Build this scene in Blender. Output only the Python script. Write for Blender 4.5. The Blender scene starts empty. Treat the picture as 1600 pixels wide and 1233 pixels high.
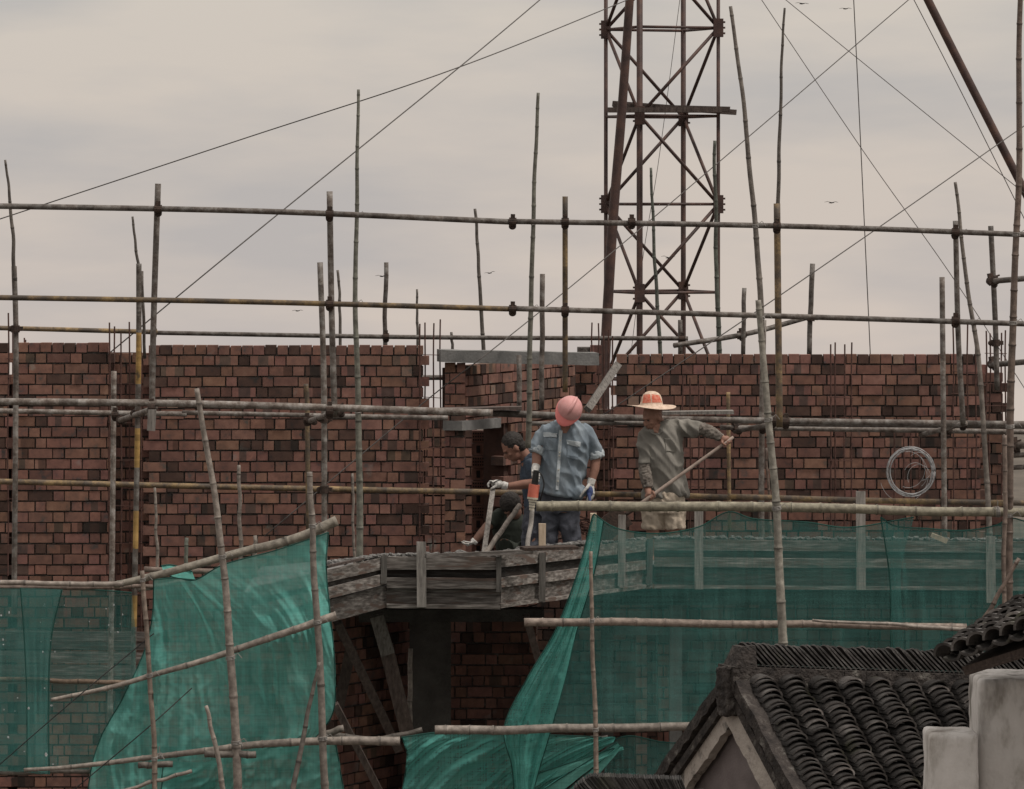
import bpy, math, random
from mathutils import Vector, Matrix, noise
from mathutils.bvhtree import BVHTree
random.seed(7)
scene = bpy.context.scene
col = scene.collection
R = math.radians
# ------------------------------------------------------------------ camera
F = 6800.0; HZ = 300.0; CZ = 3.22          # focal in photo pixels, horizon row, eye height above the deck
cd = bpy.data.cameras.new('camera'); cam = bpy.data.objects.new('camera', cd); col.objects.link(cam)
cam.location = (0, -40, CZ); cam.rotation_euler = (R(90), 0, 0)
cd.sensor_width = 36; cd.lens = F / 1600 * 36; cd.shift_y = -(616.5 - HZ) / 1600
cd.clip_start = 0.5; cd.clip_end = 3000
scene.camera = cam
# ------------------------------------------------------------------ world, sun, exposure
SUN_EL, SUN_AZ = 60, 112      # azimuth clockwise from +Y (behind the building, to the right)
w = bpy.data.worlds.new('World'); scene.world = w; w.use_nodes = True
nt = w.node_tree; nt.nodes.clear(); N = nt.nodes.new; L = nt.links.new
sky = N('ShaderNodeTexSky'); sky.sky_type = 'NISHITA'; sky.sun_disc = False
sky.sun_elevation = R(SUN_EL); sky.sun_rotation = R(SUN_AZ); sky.air_density = 1.5; sky.dust_density = 4
bg1 = N('ShaderNodeBackground'); bg1.inputs[1].default_value = 0.07; L(sky.outputs[0], bg1.inputs[0])
tc = N('ShaderNodeTexCoord'); mp = N('ShaderNodeMapping'); mp.inputs['Scale'].default_value = (1, 1, 4.4)
mp.inputs['Location'].default_value = (3.1, 0, 1.7)
L(tc.outputs['Generated'], mp.inputs[0])
n1 = N('ShaderNodeTexNoise'); n1.inputs['Scale'].default_value = 9; n1.inputs['Detail'].default_value = 6; n1.inputs['Roughness'].default_value = 0.5
L(mp.outputs[0], n1.inputs[0])
cr = N('ShaderNodeValToRGB'); e = cr.color_ramp.elements
e[0].position = 0.37; e[0].color = (0.445, 0.424, 0.408, 1); e[1].position = 0.60; e[1].color = (0.565, 0.508, 0.452, 1)
L(n1.outputs[0], cr.inputs[0])
sx = N('ShaderNodeSeparateXYZ'); L(tc.outputs['Generated'], sx.inputs[0])
mr = N('ShaderNodeMapRange'); mr.inputs[1].default_value = 0.0; mr.inputs[2].default_value = 1.0; mr.inputs[3].default_value = 1.2; mr.inputs[4].default_value = 2.1
L(sx.outputs[2], mr.inputs[0])
bg2 = N('ShaderNodeBackground'); g1 = N('ShaderNodeMapRange'); g1.inputs[1].default_value = -0.035; g1.inputs[2].default_value = 0.05; L(sx.outputs[2], g1.inputs[0])
gm = N('ShaderNodeMix'); gm.data_type = 'RGBA'; L(g1.outputs[0], gm.inputs[0]); gm.inputs[6].default_value = (1.02, .985, .985, 1); gm.inputs[7].default_value = (.97, .985, .99, 1)
gx = N('ShaderNodeMix'); gx.data_type = 'RGBA'; gx.blend_type = 'MULTIPLY'; gx.inputs[0].default_value = 1; L(cr.outputs[0], gx.inputs[6]); L(gm.outputs[2], gx.inputs[7]); L(gx.outputs[2], bg2.inputs[0]); L(mr.outputs[0], bg2.inputs[1])
mx = N('ShaderNodeMixShader'); mx.inputs[0].default_value = 0.9; L(bg1.outputs[0], mx.inputs[1]); L(bg2.outputs[0], mx.inputs[2])
wo = N('ShaderNodeOutputWorld'); L(mx.outputs[0], wo.inputs[0])
sd = bpy.data.lights.new('sun', 'SUN'); sd.energy = 2.4; sd.angle = R(10); sd.color = (1, 0.93, 0.85)
so = bpy.data.objects.new('sun', sd); col.objects.link(so)
dv = Vector((math.sin(R(SUN_AZ)) * math.cos(R(SUN_EL)), math.cos(R(SUN_AZ)) * math.cos(R(SUN_EL)), math.sin(R(SUN_EL))))
so.rotation_euler = (-dv).to_track_quat('-Z', 'Y').to_euler()
vs = scene.view_settings; vs.view_transform = 'Standard'; vs.look = 'None'; vs.exposure = 0.0; vs.gamma = 1; vs.use_curve_mapping = False
scene.render.engine = 'CYCLES'
scene.cycles.use_denoising = True
scene.cycles.transparent_max_bounces = 16; scene.cycles.max_bounces = 5; scene.cycles.diffuse_bounces = 3

# ------------------------------------------------------------------ helpers
def P(x, y, d): return Vector(((x - 800) * d / F, d - 40, CZ - (y - HZ) * d / F))
def M(n, d): return n * d / F
ORG = {}
class MB:
    def __init__(s): s.v = []; s.f = []; s.t = []; s.m = []; s.cm = 0; s.tint = (1, 1, 1)
    def face(s, idx, tint=None): s.f.append(tuple(idx)); s.t.append(tint or s.tint); s.m.append(s.cm)
    def box8(s, pts, tint=None, skip=()):
        b = len(s.v); s.v += [Vector(p) for p in pts]
        for k, q in enumerate(((0, 3, 2, 1), (4, 5, 6, 7), (0, 1, 5, 4), (1, 2, 6, 5), (2, 3, 7, 6), (3, 0, 4, 7))):
            if k not in skip: s.face([b + i for i in q], tint)
    def box(s, c, h, ax=None, tint=None, jit=0):
        c = Vector(c); X, Y, Z = ax or (Vector((1, 0, 0)), Vector((0, 1, 0)), Vector((0, 0, 1)))
        pts = []
        for dz in (-1, 1):
            for dx, dy in ((-1, -1), (1, -1), (1, 1), (-1, 1)):
                p = c + X * h[0] * dx + Y * h[1] * dy + Z * h[2] * dz
                if jit: p += Vector([random.uniform(-jit, jit) for _ in range(3)])
                pts.append(p)
        s.box8(pts, tint)
    def tube(s, pts, rad, n=10, cap=True, tints=None, flat=1.0, hint=None):
        pts = [Vector(p) for p in pts]
        if not hasattr(rad, '__len__'): rad = [rad] * len(pts)
        rings = []; prev = None
        for i, p in enumerate(pts):
            a = pts[max(0, i - 1)]; c = pts[min(len(pts) - 1, i + 1)]; t = (c - a)
            t = t.normalized() if t.length > 1e-9 else Vector((0, 0, 1))
            if hint is not None: u = hint - t * hint.dot(t)
            elif prev is None:
                u = Vector((0, 1, 0)) if abs(t.y) < 0.9 else Vector((1, 0, 0)); u = u - t * u.dot(t)
            else: u = prev - t * prev.dot(t)
            u.normalize(); prev = u; v = t.cross(u); b = len(s.v); r = rad[i]
            rx, ry = r if hasattr(r, '__len__') else (r, r * flat)
            for k in range(n):
                a2 = 2 * math.pi * k / n
                s.v.append(p + u * rx * math.cos(a2) + v * ry * math.sin(a2))
            rings.append(b)
        for i in range(len(rings) - 1):
            for k in range(n):
                k2 = (k + 1) % n
                s.face((rings[i] + k, rings[i] + k2, rings[i + 1] + k2, rings[i + 1] + k), tints[i] if tints else None)
        if cap:
            s.face([rings[0] + k for k in range(n)][::-1], tints[0] if tints else None)
            s.face([rings[-1] + k for k in range(n)], tints[-1] if tints else None)
    def ell(s, c, r, ax=None, nu=14, nv=10):
        c = Vector(c); X, Y, Z = ax or (Vector((1, 0, 0)), Vector((0, 1, 0)), Vector((0, 0, 1)))
        b = len(s.v)
        s.v.append(c + Z * r[2])
        for i in range(1, nv):
            th = math.pi * i / nv
            for k in range(nu):
                ph = 2 * math.pi * k / nu
                s.v.append(c + X * r[0] * math.sin(th) * math.cos(ph) + Y * r[1] * math.sin(th) * math.sin(ph) + Z * r[2] * math.cos(th))
        s.v.append(c - Z * r[2]); last = len(s.v) - 1
        for k in range(nu):
            s.face((b, b + 1 + k, b + 1 + (k + 1) % nu)); s.face((last, b + 1 + (nv - 2) * nu + (k + 1) % nu, b + 1 + (nv - 2) * nu + k))
        for i in range(nv - 2):
            for k in range(nu):
                k2 = (k + 1) % nu; q = b + 1 + i * nu
                s.face((q + k, q + nu + k, q + nu + k2, q + k2))
    def grid(s, rows):
        b = len(s.v); nu = len(rows[0])
        for r in rows: s.v += [Vector(p) for p in r]
        for j in range(len(rows) - 1):
            for i in range(nu - 1):
                s.face((b + j * nu + i, b + (j + 1) * nu + i, b + (j + 1) * nu + i + 1, b + j * nu + i + 1))
    def build(s, name, mats, parent=None, smooth=False, **tg):
        if not isinstance(mats, (list, tuple)): mats = [mats]
        if parent is not None: o0 = ORG[parent.name]
        else:
            xs = [p.x for p in s.v]; ys = [p.y for p in s.v]; zs = [p.z for p in s.v]
            o0 = Vector(((min(xs) + max(xs)) / 2, (min(ys) + max(ys)) / 2, min(zs)))
        me = bpy.data.meshes.new(name)
        me.from_pydata([p - o0 for p in s.v], [], s.f)
        for m in mats: me.materials.append(m)
        at = me.attributes.new('tint', 'FLOAT_COLOR', 'FACE')
        flat = []
        for t in s.t: flat += [t[0], t[1], t[2], 1.0]
        at.data.foreach_set('color', flat)
        me.polygons.foreach_set('material_index', s.m)
        if smooth: me.polygons.foreach_set('use_smooth', [True] * len(s.f))
        me.update()
        return link(name, me, parent, o0, **tg)
def link(name, me, parent, o0, label=None, cat=None, group=None, kind=None):
    o = bpy.data.objects.new(name, me); col.objects.link(o); ORG[o.name] = o0
    if parent is not None: o.parent = parent
    else: o.location = o0
    if label: o['label'] = label
    if cat: o['category'] = cat
    if group: o['group'] = group
    if kind: o['kind'] = kind
    return o
def thing(name, loc, label, cat, group=None): return link(name, None, None, Vector(loc), label, cat, group)
def bend_len(a, b, n, amp=0.0, seed=0):
    out = []
    for i in range(n + 1):
        t = i / n; p = a.lerp(b, t)
        if amp: p = p + Vector((noise.noise(Vector((seed, t * 3, 0))), noise.noise(Vector((seed, 9, t * 3))), 0)) * amp
        out.append(p)
    return out
def catmull(pts, n):
    pts = [Vector(p) for p in pts]; out = []; m = len(pts) - 1
    for k in range(n):
        t = k / (n - 1) * m; i = min(int(t), m - 1); u = t - i
        p0 = pts[i - 1] if i else pts[0] * 2 - pts[1]; p1 = pts[i]; p2 = pts[i + 1]; p3 = pts[i + 2] if i + 2 <= m else pts[m] * 2 - pts[m - 1]
        out.append(0.5 * ((2 * p1) + (p2 - p0) * u + (2 * p0 - 5 * p1 + 4 * p2 - p3) * u * u + (3 * p1 - p0 - 3 * p2 + p3) * u ** 3))
    return out
def remesh(mb, voxel, smooth=2, disp=None):
    """union of closed shapes -> one continuous skin, as an MB"""
    me = bpy.data.meshes.new('tmp'); me.from_pydata(mb.v, [], mb.f)
    ob = bpy.data.objects.new('tmp', me); col.objects.link(ob)
    md = ob.modifiers.new('r', 'REMESH'); md.mode = 'VOXEL'; md.voxel_size = voxel
    if smooth:
        m2 = ob.modifiers.new('s', 'SMOOTH'); m2.iterations = smooth; m2.factor = 0.6
    dg = bpy.context.evaluated_depsgraph_get(); dg.update()
    em = bpy.data.meshes.new_from_object(ob.evaluated_get(dg))
    out = MB(); vs_ = [v.co.copy() for v in em.vertices]
    if disp:
        ns = [v.normal.copy() for v in em.vertices]
        vs_ = [p + n * disp(p) for p, n in zip(vs_, ns)]
    out.v = vs_
    for p in em.polygons: out.face(p.vertices)
    bpy.data.objects.remove(ob); bpy.data.meshes.remove(me); bpy.data.meshes.remove(em)
    return out
def bvh(mb): return BVHTree.FromPolygons(mb.v, mb.f)
CAM = Vector((0, -40, CZ))
def snap(tree, x, y):
    d = (P(x, y, 36) - CAM).normalized()
    h = tree.ray_cast(CAM, d)
    return (h[0], h[1]) if h[0] is not None else (None, None)
def patch(tree, name, quad, mat, parent, th=0.006, nu=6, nv=6):
    """small cloth patch lying on a garment; quad = four photo points tl,tr,br,bl"""
    tl, tr, br, bl = [Vector((q[0], q[1], 0)) for q in quad]; g = MB(); front = []; back = []
    for j in range(nv + 1):
        rf = []; rb = []
        for i in range(nu + 1):
            p = tl.lerp(tr, i / nu).lerp(bl.lerp(br, i / nu), j / nv); h, n = snap(tree, p.x, p.y)
            if h is None: return None
            if n.dot(h - CAM) > 0: n = -n
            rf.append(h + n * th); rb.append(h - n * 0.004)
        front.append(rf); back.append(rb)
    g.grid(front)
    rim = [front[0][i] for i in range(nu + 1)] + [front[j][nu] for j in range(1, nv + 1)] + [front[nv][i] for i in range(nu - 1, -1, -1)] + [front[j][0] for j in range(nv - 1, -1, -1)]
    rib = [back[0][i] for i in range(nu + 1)] + [back[j][nu] for j in range(1, nv + 1)] + [back[nv][i] for i in range(nu - 1, -1, -1)] + [back[j][0] for j in range(nv - 1, -1, -1)]
    g.grid([rib, rim])
    return g.build(name, mat, parent, smooth=False)

# ------------------------------------------------------------------ materials
def newmat(name):
    m = bpy.data.materials.new(name); m.use_nodes = True; n = m.node_tree.nodes; n.clear()
    return m, n, m.node_tree.links
def coords(n, l, scale=(1, 1, 1), rnd=True):
    tc = n.new('ShaderNodeTexCoord'); mp = n.new('ShaderNodeMapping'); mp.inputs['Scale'].default_value = scale
    if rnd:
        oi = n.new('ShaderNodeObjectInfo'); ml = n.new('ShaderNodeMath'); ml.operation = 'MULTIPLY'; ml.inputs[1].default_value = 37.0
        l.new(oi.outputs['Random'], ml.inputs[0]); va = n.new('ShaderNodeVectorMath'); va.operation = 'ADD'
        l.new(tc.outputs['Object'], va.inputs[0]); l.new(ml.outputs[0], va.inputs[1]); l.new(va.outputs[0], mp.inputs[0])
    else: l.new(tc.outputs['Object'], mp.inputs[0])
    return mp
def pmat(name, stops, scale=6, detail=6, rough=0.85, bump=0.3, bscale=60, stretch=(1, 1, 1), tint=False, spec=0.3, bstretch=None, nrough=0.6, bdist=0.01, stain=None):
    """noise ramp base colour, optional per-piece tint, fine bump"""
    m, n, l = newmat(name)
    out = n.new('ShaderNodeOutputMaterial'); b = n.new('ShaderNodeBsdfPrincipled'); l.new(b.outputs[0], out.inputs[0])
    mp = coords(n, l, stretch)
    nz = n.new('ShaderNodeTexNoise'); nz.inputs['Scale'].default_value = scale; nz.inputs['Detail'].default_value = detail; nz.inputs['Roughness'].default_value = nrough
    l.new(mp.outputs[0], nz.inputs[0])
    cr = n.new('ShaderNodeValToRGB'); el = cr.color_ramp.elements
    while len(el) < len(stops): el.new(0.5)
    for k, (p, c) in enumerate(stops): el[k].position = p; el[k].color = (*c, 1)
    l.new(nz.outputs[0], cr.inputs[0]); last = cr.outputs[0]
    if stain:
        s2 = n.new('ShaderNodeTexNoise'); s2.inputs['Scale'].default_value = stain[0]; s2.inputs['Detail'].default_value = 8; l.new(mp.outputs[0], s2.inputs[0])
        r2 = n.new('ShaderNodeValToRGB'); r2.color_ramp.elements[0].position = stain[1]; r2.color_ramp.elements[1].position = stain[2]
        l.new(s2.outputs[0], r2.inputs[0]); mm = n.new('ShaderNodeMix'); mm.data_type = 'RGBA'
        l.new(r2.outputs[0], mm.inputs[0]); l.new(last, mm.inputs[6]); mm.inputs[7].default_value = (*stain[3], 1); last = mm.outputs[2]
    if tint:
        at = n.new('ShaderNodeAttribute'); at.attribute_name = 'tint'
        mm = n.new('ShaderNodeMix'); mm.data_type = 'RGBA'; mm.blend_type = 'MULTIPLY'; mm.inputs[0].default_value = 1
        l.new(last, mm.inputs[6]); l.new(at.outputs[0], mm.inputs[7]); last = mm.outputs[2]
    l.new(last, b.inputs['Base Color']); b.inputs['Roughness'].default_value = rough; b.inputs['Specular IOR Level'].default_value = spec
    if bump:
        mp2 = coords(n, l, bstretch or (1, 1, 1)); bz = n.new('ShaderNodeTexNoise'); bz.inputs['Scale'].default_value = bscale; bz.inputs['Detail'].default_value = 5
        l.new(mp2.outputs[0], bz.inputs[0]); bp = n.new('ShaderNodeBump'); bp.inputs['Strength'].default_value = bump; bp.inputs['Distance'].default_value = bdist
        l.new(bz.outputs[0], bp.inputs['Height']); l.new(bp.outputs[0], b.inputs['Normal'])
    return m
m_brick = pmat('fired_brick', [(0.30, (0.085, 0.068, 0.062)), (0.40, (0.150, 0.078, 0.062)), (0.55, (0.198, 0.100, 0.076)), (0.75, (0.24, 0.132, 0.102))], scale=11, tint=True, bump=0.5, bscale=40, bstretch=(9, 9, 0.6), bdist=0.006, stain=(4.5, 0.66, 0.78, (0.20, 0.175, 0.155)))
m_mortar = pmat('mortar', [(0.3, (0.045, 0.038, 0.035)), (0.6, (0.11, 0.097, 0.088)), (0.8, (0.22, 0.20, 0.185))], scale=20, bump=0.8, bscale=45, bdist=0.02)
m_conc = pmat('raw_concrete', [(0.3, (0.10, 0.10, 0.098)), (0.7, (0.21, 0.205, 0.20))], scale=5, bump=0.4, bscale=50, tint=True)
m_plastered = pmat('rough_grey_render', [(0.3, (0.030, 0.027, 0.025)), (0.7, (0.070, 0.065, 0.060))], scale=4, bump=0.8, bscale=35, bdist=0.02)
m_rubble = pmat('cement_crumbs', [(0.3, (0.06, 0.058, 0.055)), (0.6, (0.17, 0.165, 0.16)), (0.8, (0.42, 0.41, 0.40))], scale=25, bump=0.6, bscale=80)
m_board = pmat('weathered_board', [(0.30, (0.035, 0.029, 0.026)), (0.5, (0.115, 0.102, 0.094)), (0.70, (0.25, 0.23, 0.215))], scale=7, stretch=(0.7, 3, 7), tint=True, bump=0.25, bscale=14, bstretch=(1, 3, 9), stain=(3, 0.54, 0.60, (0.09, 0.065, 0.055)))
m_stud = pmat('weathered_stud', [(0.28, (0.08, 0.07, 0.065)), (0.5, (0.20, 0.185, 0.17)), (0.72, (0.30, 0.275, 0.255))], scale=7, stretch=(8, 8, 0.7), tint=True, bump=0.5, bscale=30, bstretch=(12, 12, 1))
m_timber = pmat('dark_timber', [(0.3, (0.04, 0.03, 0.027)), (0.7, (0.11, 0.085, 0.075))], scale=9, stretch=(4, 4, 1), tint=True, bump=0.4)
m_bamboo = pmat('weathered_bamboo', [(0.25, (0.075, 0.062, 0.053)), (0.5, (0.175, 0.150, 0.130)), (0.75, (0.30, 0.262, 0.228))], scale=6, stretch=(3, 3, 3), tint=True, bump=0.25, bscale=90, rough=0.6, spec=0.4)
m_steel = pmat('scaffold_steel', [(0.32, (0.048, 0.034, 0.028)), (0.46, (0.105, 0.085, 0.072)), (0.68, (0.24, 0.225, 0.21))], scale=14, tint=True, bump=0.35, bscale=120, rough=0.62, spec=0.4, nrough=0.7)
m_yellow = pmat('yellow_scaffold_paint', [(0.42, (0.075, 0.060, 0.048)), (0.52, (0.14, 0.10, 0.062)), (0.66, (0.30, 0.205, 0.095))], scale=5, tint=True, bump=0.35, bscale=120, rough=0.6, nrough=0.75)
m_band = pmat('orange_yellow_pole_paint', [(0.30, (0.10, 0.07, 0.04)), (0.40, (0.36, 0.22, 0.07)), (0.62, (0.48, 0.30, 0.11))], scale=9, tint=True, bump=0.3, bscale=120, rough=0.6)
m_coupler = pmat('rusty_coupler', [(0.3, (0.018, 0.014, 0.012)), (0.7, (0.07, 0.045, 0.035))], scale=30, bump=0.6, bscale=60)
m_tower = pmat('red_oxide_steel', [(0.3, (0.030, 0.019, 0.017)), (0.5, (0.06, 0.036, 0.032)), (0.7, (0.10, 0.055, 0.042))], scale=6, bump=0.2, rough=0.6)
m_rebar = pmat('rusty_rebar', [(0.3, (0.04, 0.022, 0.018)), (0.7, (0.11, 0.055, 0.045))], scale=20, bump=0.5, bscale=150)
m_wire = pmat('steel_wire', [(0.3, (0.05, 0.045, 0.042)), (0.7, (0.10, 0.09, 0.085))], scale=20, bump=0)
m_galv = pmat('galvanised_wire', [(0.3, (0.22, 0.22, 0.225)), (0.7, (0.46, 0.47, 0.48))], scale=30, bump=0, rough=0.45)
m_tile = pmat('old_roof_tile', [(0.28, (0.018, 0.016, 0.015)), (0.5, (0.042, 0.038, 0.036)), (0.74, (0.095, 0.090, 0.086))], scale=9, tint=True, bump=0.5, bscale=70, rough=0.75, stain=(3.2, 0.60, 0.70, (0.045, 0.045, 0.030)))
m_ridge = pmat('mossy_ridge_render', [(0.35, (0.018, 0.015, 0.014)), (0.58, (0.048, 0.040, 0.036)), (0.72, (0.16, 0.15, 0.135))], scale=10, bump=0.9, bscale=35, bdist=0.03)
m_white = pmat('aged_white_plaster', [(0.30, (0.16, 0.135, 0.12)), (0.42, (0.36, 0.335, 0.31)), (0.52, (0.53, 0.505, 0.485)), (0.75, (0.63, 0.60, 0.58))], scale=2.1, detail=9, nrough=0.66, bump=0.4, bscale=30, stretch=(2.0, 2.0, 0.8), stain=(2.6, 0.57, 0.72, (0.14, 0.125, 0.11)))
m_verge = pmat('peeling_limewash', [(0.33, (0.045, 0.042, 0.038)), (0.40, (0.16, 0.145, 0.13)), (0.46, (0.33, 0.29, 0.26)), (0.75, (0.42, 0.375, 0.33))], scale=5, detail=9, nrough=0.7, bump=0.7, bscale=30, bdist=0.02)
m_gable = pmat('grey_gable_render', [(0.3, (0.10, 0.082, 0.082)), (0.7, (0.19, 0.16, 0.158))], scale=3, bump=0.3, bscale=60)
m_ground = pmat('bare_earth', [(0.3, (0.06, 0.05, 0.04)), (0.7, (0.13, 0.11, 0.09))], scale=0.6, bump=0.5, bscale=4)
m_denim = pmat('faded_denim', [(0.28, (0.115, 0.145, 0.175)), (0.5, (0.175, 0.21, 0.243)), (0.76, (0.27, 0.31, 0.345))], scale=6, stretch=(1.5, 1.5, 0.7), bump=0.25, bscale=22, bstretch=(1, 1, 0.5), bdist=0.03, rough=0.95)
m_denim2 = pmat('denim_trim', [(0.3, (0.30, 0.34, 0.365)), (0.7, (0.44, 0.475, 0.50))], scale=20, bump=0.3, rough=0.95)
m_trouser = pmat('dark_trousers', [(0.3, (0.035, 0.038, 0.048)), (0.7, (0.085, 0.09, 0.11))], scale=10, bump=0.5, bscale=18, bdist=0.03, rough=0.95)
m_tee = pmat('worn_grey_cotton', [(0.3, (0.145, 0.136, 0.12)), (0.7, (0.23, 0.217, 0.195))], scale=4, bump=0.25, bscale=20, bstretch=(1.4, 1, 0.5), bdist=0.03, rough=0.95)
m_sleeve = pmat('patterned_arm_sleeve', [(0.35, (0.085, 0.072, 0.062)), (0.65, (0.19, 0.168, 0.148))], scale=26, bump=0.4, bscale=30, bdist=0.02, rough=0.95)
m_khaki = pmat('khaki_cotton', [(0.3, (0.33, 0.275, 0.215)), (0.7, (0.48, 0.41, 0.33))], scale=7, bump=0.5, bscale=16, bdist=0.03, rough=0.95)
m_navy = pmat('navy_cotton', [(0.3, (0.030, 0.042, 0.062)), (0.7, (0.065, 0.085, 0.115))], scale=9, bump=0.5, bscale=18, bdist=0.03, rough=0.95)
m_dark = pmat('dark_green_cotton', [(0.3, (0.012, 0.014, 0.011)), (0.7, (0.035, 0.042, 0.034))], scale=9, bump=0.4, bscale=18, rough=0.95)
m_skin = pmat('tanned_skin', [(0.3, (0.20, 0.105, 0.075)), (0.7, (0.30, 0.165, 0.12))], scale=9, bump=0.1, rough=0.6)
m_skin2 = pmat('sunburnt_skin', [(0.3, (0.17, 0.085, 0.06)), (0.7, (0.25, 0.13, 0.095))], scale=9, bump=0.1, rough=0.6)
m_skin3 = pmat('shaded_skin', [(0.3, (0.125, 0.068, 0.050)), (0.7, (0.19, 0.105, 0.078))], scale=9, bump=0.1, rough=0.6)  # sunburnt skin dimmed: shade on the crouching worker put into the colour
m_hair = pmat('black_hair', [(0.3, (0.012, 0.010, 0.009)), (0.7, (0.035, 0.029, 0.026))], scale=40, bump=0.7, bscale=120, rough=0.7)
m_eye = pmat('dark_eye', [(0.3, (0.02, 0.015, 0.012)), (0.7, (0.03, 0.02, 0.02))], bump=0, rough=0.3)
m_glove = pmat('knitted_cotton_glove', [(0.3, (0.36, 0.35, 0.335)), (0.7, (0.60, 0.585, 0.56))], scale=25, bump=0.4, bscale=90, rough=0.95, stain=(14, 0.60, 0.68, (0.10, 0.095, 0.09)))
m_bluerub = pmat('blue_rubber_coating', [(0.3, (0.03, 0.05, 0.14)), (0.7, (0.06, 0.085, 0.20))], scale=25, bump=0.2, rough=0.5)
m_helmet = pmat('faded_red_plastic', [(0.35, (0.52, 0.22, 0.21)), (0.65, (0.62, 0.33, 0.32))], scale=6, bump=0.08, bscale=60, rough=0.42, spec=0.5, stain=(9, 0.60, 0.74, (0.42, 0.20, 0.19)))
m_helmet2 = pmat('red_plastic_brim', [(0.35, (0.62, 0.155, 0.145)), (0.65, (0.68, 0.21, 0.195))], scale=6, bump=0.08, bscale=60, rough=0.42, spec=0.5)
m_straw = pmat('woven_straw', [(0.35, (0.46, 0.34, 0.26)), (0.65, (0.66, 0.52, 0.42))], scale=30, bump=0.6, bscale=110, rough=0.9)
m_strawred = pmat('red_woven_straw', [(0.38, (0.55, 0.12, 0.075)), (0.62, (0.60, 0.24, 0.17))], scale=40, bump=0.6, bscale=110, rough=0.9)
m_redtool = pmat('red_tool_housing', [(0.3, (0.50, 0.12, 0.08)), (0.7, (0.62, 0.20, 0.14))], scale=12, bump=0.1, rough=0.5)
m_cream = pmat('cream_tool_collar', [(0.3, (0.42, 0.38, 0.30)), (0.7, (0.58, 0.53, 0.43))], scale=12, bump=0.1, rough=0.5)
m_hose = pmat('dusty_rubber_hose', [(0.3, (0.20, 0.185, 0.17)), (0.7, (0.42, 0.39, 0.36))], scale=12, bump=0.4, bscale=80, rough=0.8)
m_black = pmat('black_rubber', [(0.3, (0.012, 0.012, 0.012)), (0.7, (0.03, 0.03, 0.03))], bump=0.1, rough=0.6)
m_pale = pmat('fresh_cut_wood', [(0.3, (0.38, 0.29, 0.21)), (0.7, (0.58, 0.47, 0.36))], scale=6, stretch=(8, 8, 1), bump=0.2)
m_handle = pmat('worn_tool_handle', [(0.3, (0.20, 0.15, 0.125)), (0.7, (0.36, 0.29, 0.25))], scale=14, bump=0.2)
m_bird = pmat('dark_feathers', [(0.3, (0.02, 0.018, 0.018)), (0.7, (0.06, 0.05, 0.05))], bump=0)
m_tie = pmat('pale_tie_wire', [(0.3, (0.16, 0.15, 0.14)), (0.7, (0.34, 0.32, 0.30))], scale=30, bump=0)
m_holeshade = pmat('hole_shade_fill', [(0.3, (0.012, 0.008, 0.007)), (0.7, (0.02, 0.013, 0.012))], bump=0)  # near-black colour standing in for the shade inside hollows
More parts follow.
